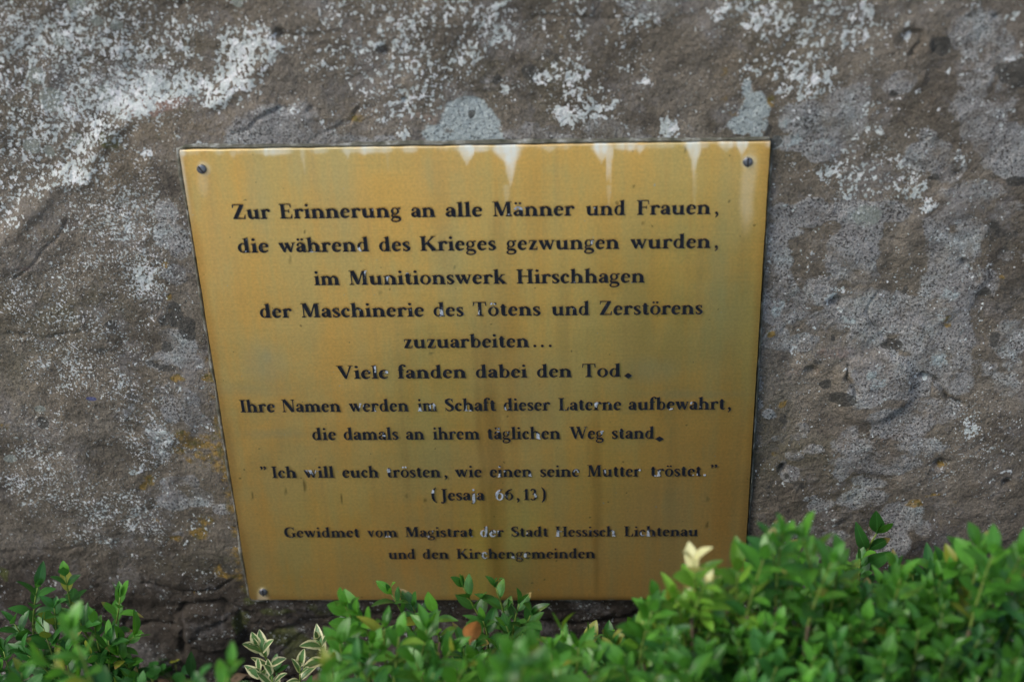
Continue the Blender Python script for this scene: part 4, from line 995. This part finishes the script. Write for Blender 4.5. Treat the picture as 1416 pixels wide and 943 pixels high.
# ---------------------------------------------------------------- plants
def leaf_mat(name, top, edge=None, rough=0.38):
    t = NT(name)
    oi = t.n.new('ShaderNodeObjectInfo')
    rnd = oi.outputs['Random']
    uvx = t.attr('across'); lng = t.attr('along')
    c = t.ramp(rnd, [(0.0, tuple(v * .62 for v in top)), (0.45, top), (1.0, (min(top[0] * 1.5, .7), min(top[1] * 1.32, .7), min(top[2] * 1.3, .5)))])
    if name in ('leaf_deep', 'leaf_fresh'):
        c = t.mix(t.step(t.math('FRACT', t.math('MULTIPLY', rnd, 91.0)), .955, .97), c, (0.24, 0.27, 0.035))
    c = t.mix(0.5, c, t.ramp(t.noise(260, 3, .6), [(0.3, (.8, .8, .8)), (.7, (1.2, 1.2, 1.2))]), 'MULTIPLY')
    # a few blades are scorched at the tip
    bad = t.math('MULTIPLY', t.step(t.math('FRACT', t.math('MULTIPLY', rnd, 37.0)), .955, .97), t.step(t.math('ADD', lng, t.math('MULTIPLY', t.math('SUBTRACT', t.noise(300, 3, .6), .5), .5)), .72, .86))
    c = t.mix(t.math('MULTIPLY', bad, 0.8), c, (0.30, 0.20, 0.07))
    mid = t.step(uvx, 0.10, 0.0)
    c = t.mix(t.math('MULTIPLY', mid, 0.45), c, tuple(min(1, v * 1.9 + .02) for v in top))
    if edge:
        em = t.step(t.math('ADD', uvx, t.math('MULTIPLY', t.math('SUBTRACT', t.noise(160, 3, .6), .5), .9)), 0.46, 0.6)
        c = t.mix(em, c, edge)
    h = t.math('ADD', t.math('MULTIPLY', uvx, .4), t.math('MULTIPLY', t.noise(500, 2, .5), .12))
    t.out(c, rough, t.bump(h, .001, .5), 0.0, 0.5)
    b = t.bsdf
    # light passing through the thin blade
    tr = t.n.new('ShaderNodeBsdfTranslucent')
    t.l.new(t.mix(0.6, c, (top[0] * 2.0 + .01, top[1] * 1.8 + .02, top[2] * .6)), tr.inputs[0])
    mx = t.n.new('ShaderNodeMixShader')
    mx.inputs[0].default_value = 0.30
    outn = t.n['Material Output']
    t.l.new(b.outputs[0], mx.inputs[1]); t.l.new(tr.outputs[0], mx.inputs[2]); t.l.new(mx.outputs[0], outn.inputs[0])
    return t.m


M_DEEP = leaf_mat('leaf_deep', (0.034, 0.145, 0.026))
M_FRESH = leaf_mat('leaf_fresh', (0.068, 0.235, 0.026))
M_LIME = leaf_mat('leaf_lime', (0.12, 0.29, 0.03))
M_CREAM = leaf_mat('leaf_cream', (0.58, 0.56, 0.28))
M_VARI = leaf_mat('leaf_variegated', (0.065, 0.16, 0.055), edge=(0.66, 0.66, 0.40))
M_STEM = plain('green_stem', (0.13, 0.20, 0.035), .6, 0, 200)
M_WOOD = plain('woody_stem', (0.10, 0.075, 0.045), .8, 0, 200)


def leaf_mesh(mat, L=0.018, W=0.0092, fold=0.30, curl=0.22, seed=0, tip=1.0):
    """blade along +Y, upper face +Z"""
    rs = random.Random(seed)
    n = 8
    vs = []; fs = []; ac = []; al = []
    tw = rs.uniform(-.25, .25); sway = rs.uniform(-.1, .1)
    for i in range(n + 1):
        s = i / n
        w = W / 2 * (math.sin(math.pi * min(1, s ** 0.86 * 1.0)) ** 0.72) if 0 < s < 1 else W * .03
        w *= 1 + 0.04 * math.sin(s * 9 + seed)
        y = L * (.06 + .94 * s)
        zc = -curl * L * s * s + .12 * L * s
        xo = sway * L * s * s
        for k, a in enumerate((-1, -.55, 0, .55, 1)):
            z = zc + abs(a) * w * fold + (abs(a) ** 2) * -w * .18 + a * w * tw * s
            vs.append((xo + a * w, y, z)); ac.append(abs(a)); al.append(s)
    for i in range(n):
        for k in range(4):
            a = i * 5 + k
            fs.append((a, a + 1, a + 6, a + 5))
    # petiole
    p0 = len(vs)
    r = .00045
    for yy, zz in ((-0.0002, -.0002), (L * .08, .0)):
        for k in range(3):
            vs.append((r * math.cos(k * 2.09), yy, zz + r * math.sin(k * 2.09))); ac.append(0); al.append(0)
    for k in range(3): fs.append((p0 + k, p0 + (k + 1) % 3, p0 + 3 + (k + 1) % 3, p0 + 3 + k))
    me = mesh('leaf', vs, fs, mat)
    set_attr(me, 'across', np.array(ac)); set_attr(me, 'along', np.array(al))
    return me


LEAVES = {}
for nm, mt in (('deep', M_DEEP), ('fresh', M_FRESH), ('lime', M_LIME), ('cream', M_CREAM), ('vari', M_VARI)):
    LEAVES[nm] = [leaf_mesh(mt, .0195 * (1 + .05 * (k - 2)), .0090 * (1 + .08 * ((k * 2) % 5 - 2)), .15 + .09 * k, .05 + .11 * ((k * 3) % 5), seed=k + 10 * len(nm)) for k in range(5)]


def tube(vs, fs, P, r0, r1, n=5):
    s0 = len(vs)
    for i, p in enumerate(P):
        a = P[max(i - 1, 0)]; b = P[min(i + 1, len(P) - 1)]
        q = (b - a).to_track_quat('Z', 'Y')
        r = r0 + (r1 - r0) * i / (len(P) - 1)
        for k in range(n):
            an = 2 * math.pi * k / n
            w = q @ Vector((r * math.cos(an), r * math.sin(an), 0))
            vs.append(p + w)
    for i in range(len(P) - 1):
        for k in range(n):
            fs.append((s0 + i * n + k, s0 + i * n + (k + 1) % n, s0 + (i + 1) * n + (k + 1) % n, s0 + (i + 1) * n + k))
    fs.append(tuple(s0 + (len(P) - 1) * n + k for k in range(n)))


def bez(a, b, c, n):
    return [a * (1 - t) ** 2 + b * 2 * t * (1 - t) + c * t * t for t in [i / n for i in range(n + 1)]]


class Shrub:
    """one box plant: woody base, leafy shoots; every shoot is a part with its leaves as sub-parts"""

    def __init__(self, base, label, group=None, seed=1, cat='box shrub', name='box_shrub', cap=285):
        self.base = Vector(base)
        self.root = empty(name, base)
        tag(self.root, label, cat, group)
        self.rs = random.Random(seed)
        self.count = 0
        self.cap = cap
        self.stuff = ([], [], [], [])   # verts, faces, across, material index
        self.al = []
        self.mats = [M_DEEP, M_FRESH, M_LIME, M_CREAM, M_VARI]

    def leaf(self, shoot, pos, direc, up, kind, scale, inner=False):
        rs = self.rs
        d = direc.normalized()
        x = d.cross(up)
        if x.length < 1e-4: x = Vector((1, 0, 0))
        x.normalize()
        z = x.cross(d).normalized()
        M = Matrix(((x.x, d.x, z.x, pos.x), (x.y, d.y, z.y, pos.y), (x.z, d.z, z.z, pos.z), (0, 0, 0, 1)))
        M = M @ Matrix.Rotation(rs.uniform(-.35, .35), 4, 'Y') @ Matrix.Diagonal((scale * rs.uniform(.9, 1.1), scale, scale, 1))
        me = rs.choice(LEAVES[kind])
        if self.count < self.cap and not inner:
            o = bpy.data.objects.new('leaf', me)
            COL.objects.link(o)
            o.parent = shoot
            o.matrix_local = M
            self.count += 1
        else:
            vs, fs, ac, mi = self.stuff
            s0 = len(vs)
            Mb = Matrix.Translation(shoot.location) @ M
            vs += [tuple(Mb @ v.co) for v in me.vertices]
            fs += [[s0 + k for k in p.vertices] for p in me.polygons]
            ac += [a.value for a in me.attributes['across'].data]
            self.al += [a.value for a in me.attributes['along'].data]
            mi += [self.mats.index(me.materials[0])] * len(me.polygons)

    def shoot(self, tip, length=.055, kind='fresh', scale=1.0, lean=None, dens=1.0, tipkind=None, tipn=2, face=None):
        rs = self.rs
        tip = Vector(tip) - self.base
        lean = lean if lean is not None else Vector((rs.uniform(-.28, .28), rs.uniform(-.35, .15), 1))
        lean = lean.normalized()
        foot = tip - lean * length
        mid = foot + Vector((rs.uniform(-.003, .003), rs.uniform(-.003, .003), length * .5)) * 1.0
        mid = (foot + tip) / 2 + Vector((rs.uniform(-.07, .07), rs.uniform(-.07, .07), 0)) * length
        P = bez(foot, mid, tip, 7)
        vs = []; fs = []
        P0 = [p - foot for p in P]
        tube(vs, fs, P0, .0011 * scale, .0005 * scale)
        nv = len(fs)
        # bare wood down to the base
        if foot.z > .02:
            start = Vector((rs.uniform(-.02, .02), rs.uniform(-.02, .02), 0))
            W = bez(start - foot, (start - foot) * .45 + Vector((rs.uniform(-.02, .02), rs.uniform(-.02, .02), 0)), Vector((0, 0, 0)), 6)
            tube(vs, fs, W, .0022, .0011)
        mi = [0] * nv + [1] * (len(fs) - nv)
        me = mesh('shoot', vs, fs, [M_STEM, M_WOOD], True, mi)
        so = link('shoot', me, self.root)
        so.location = foot
        # shaded leaves on the older wood, each twig clothed from about a third of its height
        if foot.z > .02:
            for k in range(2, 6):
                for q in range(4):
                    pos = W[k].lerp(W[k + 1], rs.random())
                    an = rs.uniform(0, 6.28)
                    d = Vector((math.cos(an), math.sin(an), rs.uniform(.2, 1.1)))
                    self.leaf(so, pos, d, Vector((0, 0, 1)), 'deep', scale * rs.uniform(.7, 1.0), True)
        # decussate pairs
        gap = .0092 * scale / dens
        n = max(2, int(length / gap))
        phi = rs.uniform(0, 3.14) if face is None else math.pi / 2 - .25
        for i in range(n + 1):
            s = 1 - i * gap / length
            if s < 0.02: break
            k = min(int(s * 7), 6); f = s * 7 - k
            pos = P0[k].lerp(P0[k + 1], f)
            ax = (P0[k + 1] - P0[k]).normalized()
            side = ax.cross(Vector((math.cos(phi), math.sin(phi), .01))).normalized()
            phi += (math.pi / 2 + rs.uniform(-.25, .25)) if face is None else (.5 if i % 2 == 0 else -.5)
            young = min(1, .84 + i * .12)
            ang = math.radians((22 if i == 0 else 30 + 8 * min(i, 4)) + rs.uniform(-9, 9))
            for sg in (-1, 1):
                if i > 1 and rs.random() < .06: continue
                a2 = ang + rs.uniform(-.14, .14)
                d = ax * math.cos(a2) + side * sg * math.sin(a2)
                kd = kind
                if tipkind and i < tipn: kd = tipkind
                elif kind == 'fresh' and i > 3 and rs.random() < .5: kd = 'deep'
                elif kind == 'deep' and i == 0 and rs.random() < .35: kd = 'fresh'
                self.leaf(so, pos, d, ax if face is None else face, kd, scale * young * rs.uniform(.74, 1.18))
            if i == 0 and rs.random() < .7:
                d = ax + Vector((rs.uniform(-.2, .2), rs.uniform(-.2, .2), 0))
                self.leaf(so, pos, d, side, tipkind or kind, scale * (.55 if not tipkind else .4))
        return so

    def finish(self):
        vs, fs, ac, mi = self.stuff
        if vs:
            me = mesh('inner_leaves', vs, fs, self.mats, True, mi)
            set_attr(me, 'across', np.array(ac))
            set_attr(me, 'along', np.array(self.al))
            o = link('inner_leaves', me, self.root)
            o['kind'] = 'stuff'


def P3(px, py, y):
    return Vector(at_y(px, py, y))


def small_shrub(base, label, tips, seed, fill=0, fbox=None, group='box plants at the foot of the stone'):
    s = Shrub(base, label, group, seed)
    for tp in tips:
        px, py, y = tp[:3]
        kw = tp[3] if len(tp) > 3 else {}
        s.shoot(P3(px, py, y), **kw)
    for i in range(fill):
        x0, x1, y0, y1, d0, d1 = fbox
        px = s.rs.uniform(x0, x1); py = s.rs.uniform(y0, y1); y = s.rs.uniform(d0, d1)
        s.shoot(P3(px, py, y), length=s.rs.uniform(.03, .05), kind=s.rs.choice(['deep', 'deep', 'fresh']), scale=s.rs.uniform(.8, 1.0))
    s.finish()
    return s


D = dict(kind='deep')
# left plant
b = at_y(95, 990, -.10)
small_shrub((b[0], -.11, 0), 'leafy box shrub at the lower left corner before the dark stone foot', [
    (90, 797, -.07, dict(kind='deep', length=.05, lean=Vector((.06, -.1, 1)))), (52, 812, -.075, dict(kind='deep', length=.045, scale=.95)), (166, 825, -.08, dict(kind='fresh', length=.055, lean=Vector((.35, -.1, 1)))),
    (108, 848, -.09, dict(kind='deep', length=.035)), (130, 862, -.09, dict(kind='fresh', length=.035, scale=.95)), (20, 862, -.09, dict(kind='deep', length=.04, lean=Vector((-.4, -.1, 1)))), (60, 868, -.1, D), (185, 880, -.09, dict(kind='fresh', length=.03, lean=Vector((.8, 0, .7)))),
    (150, 885, -.1, D), (5, 900, -.1, D), (38, 905, -.11, D), (165, 905, -.1, dict(kind='fresh', length=.04)), (92, 905, -.11, D), (75, 840, -.09, D), (125, 905, -.11, D),
    (98, 872, -.30, dict(kind='fresh', length=.05, scale=1.12, lean=Vector((-.1, 0, 1)))), (30, 930, -.22, dict(kind='deep', length=.04)), (70, 920, -.30, dict(kind='fresh', length=.03, lean=Vector((-.9, 0, .6))))],
    3, 7, (-20, 190, 915, 960, -.12, -.06))
# sprigs in front of it, between left plant and the middle
s = small_shrub((at_y(330, 1000, -.28)[0], -.30, 0), 'blurred low green box sprigs close to the camera left of the variegated sprigs', [
    (318, 922, -.32, dict(kind='fresh', length=.035, scale=.95, lean=Vector((.3, 0, 1)))), (275, 948, -.30, dict(kind='deep', length=.03)), (190, 950, -.2, dict(kind='deep', length=.03))], 4)
# middle plants
small_shrub((at_y(520, 1000, -.2)[0], -.2, 0), 'bright green box shrub under the lower left part of the plaque', [
    (478, 838, -.17, dict(kind='fresh', length=.045, lean=Vector((-.1, -.2, 1)))), (497, 852, -.18, dict(kind='fresh', length=.04)), (542, 822, -.12, dict(kind='deep', length=.05, lean=Vector((-.35, 0, 1)))), (571, 838, -.12, dict(kind='deep', length=.04)), (600, 848, -.15, dict(kind='fresh', length=.035)),
    (532, 868, -.2, dict(kind='fresh', length=.04)), (590, 870, -.2, dict(kind='fresh', length=.035)), (552, 880, -.22, dict(kind='fresh', length=.04)), (515, 890, -.22, dict(kind='fresh', length=.04)), (470, 890, -.22, dict(kind='fresh', length=.035)), (622, 900, -.22, dict(kind='fresh', length=.04, lean=Vector((.5, 0, 1)))),
    (455, 932, -.34, dict(kind='fresh', length=.03, scale=1.1)), (495, 915, -.26, D), (575, 915, -.24, dict(kind='fresh', length=.03)), (640, 925, -.26, dict(kind='fresh', length=.03)), (600, 930, -.28, D)],
    5, 8, (430, 660, 900, 955, -.24, -.14))
small_shrub((at_y(690, 1000, -.08)[0], -.09, 0), 'dark glossy box shrub touching the plaque lower edge near its middle', [
    (641, 812, -.035, dict(kind='deep', length=.045, scale=1.05, lean=Vector((-.35, -.1, 1)), dens=.8)), (686, 812, -.04, dict(kind='deep', length=.05, scale=1.05, lean=Vector((-.12, -.1, 1)), dens=.8)), (718, 835, -.05, dict(kind='deep', length=.045, scale=1.0, lean=Vector((.15, -.1, 1)))),
    (734, 850, -.06, dict(kind='deep', length=.04)), (668, 858, -.06, dict(kind='deep', length=.035)), (700, 865, -.07, D), (738, 880, -.07, D), (655, 895, -.08, D), (690, 900, -.09, D), (720, 910, -.09, D)],
    6, 8, (640, 760, 895, 950, -.12, -.05))
small_shrub((at_y(700, 1000, -.33)[0], -.35, 0), 'out of focus box shoots nearest the camera at bottom centre', [
    (708, 908, -.36, dict(kind='fresh', length=.045, scale=1.08)), (732, 905, -.36, dict(kind='fresh', length=.045, scale=1.05)), (672, 948, -.36, dict(kind='fresh', length=.03)), (755, 930, -.36, dict(kind='fresh', length=.03)), (708, 930, -.38, D)], 7)
small_shrub((at_y(830, 1000, -.2)[0], -.2, 0), 'box shrub with loose shoots just left of the dense hedge', [
    (778, 872, -.2, dict(kind='fresh', length=.05)), (762, 902, -.22, dict(kind='fresh', length=.04)), (815, 884, -.12, dict(kind='deep', length=.04)), (842, 886, -.1, dict(kind='deep', length=.04)), (870, 876, -.12, dict(kind='deep', length=.04)), (800, 895, -.22, dict(kind='fresh', length=.045)), (850, 895, -.2, D), (820, 915, -.26, dict(kind='fresh', length=.04)), (880, 890, -.2, D), (775, 925, -.28, dict(kind='fresh', length=.03)), (862, 920, -.26, dict(kind='fresh', length=.03))],
    8, 8, (760, 900, 900, 955, -.24, -.12))
# variegated sprigs
for px, py, y, lb, sd_ in ((357, 893, -.09, 'variegated box sprig with cream edged leaves, the left one', 21), (441, 886, -.10, 'variegated box sprig with cream edged leaves, the right one behind blurred green leaves', 22)):
    s = Shrub((at_y(px + 8, 1000, y)[0], y, 0), lb, 'variegated box sprigs', sd_, 'box sprig', 'box_sprig')
    s.shoot(P3(px, py, y), length=.035, kind='vari', scale=.98, lean=Vector((-.2, -.25, 1)))
    s.shoot(P3(px + 18, py + 42, y - .01), length=.02, kind='vari', scale=.9)
    s.shoot(P3(px - 26 if px > 400 else px + 2, py + 36, y - .005), length=.02, kind='vari', scale=.85)
    s.finish()

# clipped hedge on the right: several plants grown together, top about 0.3 m high
OUT = [(880, 850), (900, 822), (925, 800), (945, 790), (985, 790), (1010, 785), (1040, 790), (1062, 750), (1085, 738), (1110, 742), (1135, 772), (1170, 775), (1195, 805), (1240, 800), (1270, 805), (1300, 790), (1322, 768), (1350, 755), (1372, 765), (1392, 778), (1416, 765), (1480, 760)]


def outline(px):
    return float(np.interp(px, [p[0] for p in OUT], [p[1] for p in OUT]))


def hedge(x0, x1, label, seed, n, extra=()):
    xm = (x0 + x1) / 2
    bp = at_z(xm, 880, .27)
    s = Shrub((bp[0], bp[1], 0), label, 'box shrubs of the dense hedge on the right', seed)
    for px, py, y, kw in extra:
        s.shoot(P3(px, py, y), **kw)
    tips = []
    for i in range(n):
        # spread by rows from the outline downwards
        f = (i + .5) / n
        px = s.rs.uniform(x0, x1)
        py = outline(px) + (f ** 1.1) * (985 - outline(px)) + s.rs.uniform(2, 16)
        tips.append((px, py))
    for px, py in tips:
        z = .27 + s.rs.uniform(-.035, .03)
        p = at_z(px, py, z)
        right = np.clip((px - 900) / 500, 0, 1)
        kd = s.rs.choice(['fresh', 'fresh', 'fresh', 'lime' if px < 1010 and py < 880 else 'fresh', 'deep'])
        s.shoot(Vector(p), length=s.rs.uniform(.04, .06), kind=kd, scale=s.rs.uniform(.70, .92))
    s.finish()


F = 'fresh'
hedge(895, 1035, 'yellowish green left end of the hedge with a cream tipped shoot before the plaque corner', 31, 48,
      [(960, 778, -.24, dict(kind='lime', length=.045, tipkind='cream', tipn=2, scale=.9, lean=Vector((-.1, -.1, 1)))), (985, 806, -.24, dict(kind='lime', length=.04, tipkind='cream', tipn=1, scale=.7)), (976, 806, -.25, dict(kind='lime', length=.03, tipkind='cream', tipn=1, scale=.6)), (1020, 790, -.24, dict(kind='lime', length=.045)), (905, 832, -.24, dict(kind=F, length=.05)), (935, 828, -.24, dict(kind='lime', length=.04))])
hedge(1035, 1165, 'hedge shrub with tall upright shoots right of the plaque corner', 32, 50,
      [(1083, 738, -.24, dict(kind=F, length=.06, lean=Vector((0, -.1, 1)))), (1110, 742, -.24, dict(kind=F, length=.05)), (1062, 755, -.24, dict(kind=F, length=.05)), (1068, 748, -.22, D), (1150, 778, -.25, dict(kind=F, length=.05))])
hedge(1165, 1290, 'hedge shrub below the single upright dark sprig', 33, 50,
      [(1160, 775, -.22, dict(kind=F, length=.05)), (1245, 800, -.24, dict(kind=F, length=.05)), (1240, 785, -.16, D), (1262, 795, -.14, D), (1300, 790, -.16, D)])
hedge(1290, 1450, 'hedge shrub filling the lower right corner of the picture', 34, 64,
      [(1352, 756, -.22, dict(kind=F, length=.06)), (1325, 772, -.2, dict(kind=F, length=.05)), (1308, 775, -.16, D), (1372, 768, -.24, dict(kind=F, length=.05)), (1412, 768, -.24, dict(kind=F, length=.05)), (1290, 790, -.14, D), (1395, 780, -.22, dict(kind=F, length=.05))])
# the single dark sprig, close to the stone
s = Shrub((at_y(1200, 1000, -.06)[0], -.06, 0), 'single upright dark green sprig standing above the hedge against the stone', None, 41, 'box sprig', 'box_sprig')
s.shoot(P3(1212, 738, -.05), length=.06, kind='deep', scale=1.25, lean=Vector((.22, -.05, 1)), dens=.66, face=Vector((0, -1, .25)))
s.shoot(P3(1190, 775, -.06), length=.04, kind='deep', scale=1.0)
s.finish()


# small round-leaved ground weed, lone blade leaf, twig, dry leaves
def round_leaf(mat, r=.005):
    vs = [(0, 0, 0)]; fs = []
    for k in range(12):
        a = k * math.pi / 6; rr = r * (1 - .25 * (k == 9))
        vs.append((rr * math.cos(a), rr * math.sin(a), .0012 + .0004 * math.sin(3 * a)))
    for k in range(12): fs.append((0, 1 + k, 1 + (k + 1) % 12))
    me = mesh('leaf', vs, fs, mat)
    set_attr(me, 'across', np.array([0] + [1] * 12))
    return me


RL = round_leaf(M_DEEP)
rs = random.Random(77)
for i, (px, py, lb) in enumerate(((205, 932, 'small round leaved weed at the dark stone foot, nearer the left shrub'), (243, 932, 'small round leaved weed at the dark stone foot, nearer the narrow blade leaf'))):
    b = at_z(px, py, .012)
    r = empty('ground_weed', (b[0], b[1], 0))
    tag(r, lb, 'weed', 'round leaved weeds at the stone foot')
    for k in range(9):
        dx, dy = rs.uniform(-.014, .014), rs.uniform(-.012, .012); hh = rs.uniform(.012, .026)
        vs = []; fs = []
        tube(vs, fs, [Vector((0, 0, 0)), Vector((dx * .6, dy * .6, hh * .6)), Vector((dx, dy, hh))], .0004, .0003, 4)
        st_ = link('stalk', mesh('stalk', vs, fs, M_STEM), r)
        o = bpy.data.objects.new('leaf', RL); COL.objects.link(o); o.parent = st_
        o.location = (dx, dy, hh); o.rotation_euler = (rs.uniform(-.2, .8), rs.uniform(-.4, .4), rs.uniform(0, 6)); sc = rs.uniform(.7, 1.2); o.scale = (sc, sc, sc)
b = at_y(264, 936, -.05)
r = empty('blade_leaf_seedling', (b[0], -.05, 0))
tag(r, 'lone narrow green leaf standing upright before the dark stone foot', 'seedling')
vs = []; fs = []
tube(vs, fs, [Vector((0, 0, 0)), Vector((.001, 0, b[2] * .5)), Vector((0, 0, b[2]))], .0007, .0005)
link('stem', mesh('stem', vs, fs, M_STEM), r)
bl = leaf_mesh(M_DEEP, .026, .0085, .3, .1, 3)
o = link('leaf', bl, r); o.location = (0, 0, b[2] - .002); o.rotation_euler = (math.radians(78), math.radians(5), 0)

M_DRY = plain('dry_leaf_orange', (0.42, 0.17, 0.045), .55, 0, 130, .35)
M_DRY2 = plain('dry_leaf_tan', (0.45, 0.34, 0.22), .7, 0, 130, .3)
dl = leaf_mesh(M_DRY, .018, .0125, .55, .45, 5)
p = P3(650, 890, -.19)
o = link('dry_leaf', dl); o.location = p; o.rotation_euler = (math.radians(-70), math.radians(200), math.radians(12))
tag(o, 'orange brown dead leaf caught upright among the dark glossy box leaves', 'dead leaf')
dl2 = leaf_mesh(M_DRY2, .010, .007, .5, .4, 6)
for k, (px, py, y, lb) in enumerate(((160, 918, -.10, 'small tan dead leaf at the right foot of the lower left shrub'), (650, 922, -.12, 'small tan dead leaf low down beneath the orange one'))):
    o = link('dry_leaf', dl2); o.location = P3(px, py, y); o.rotation_euler = (.7, .3, 1.2 + k)
    tag(o, lb, 'dead leaf')
a_, b_ = P3(612, 878, -.10), P3(628, 908, -.11)
vs = []; fs = []
dirn = (b_ - a_)
tube(vs, fs, [Vector((0, 0, 0)), dirn * .5 + Vector((.0006, 0, 0)), dirn, dirn * 1.9 + Vector((.001, .0, -.001)), dirn * 3.0], .0011, .0013, 6)
o = link('dry_twig', mesh('dry_twig', vs, fs, plain('twig_bark', (.34, .25, .16), .8, 0, 300))); o.location = a_
tag(o, 'pale bare broken twig sticking up between the middle box shrubs', 'twig')
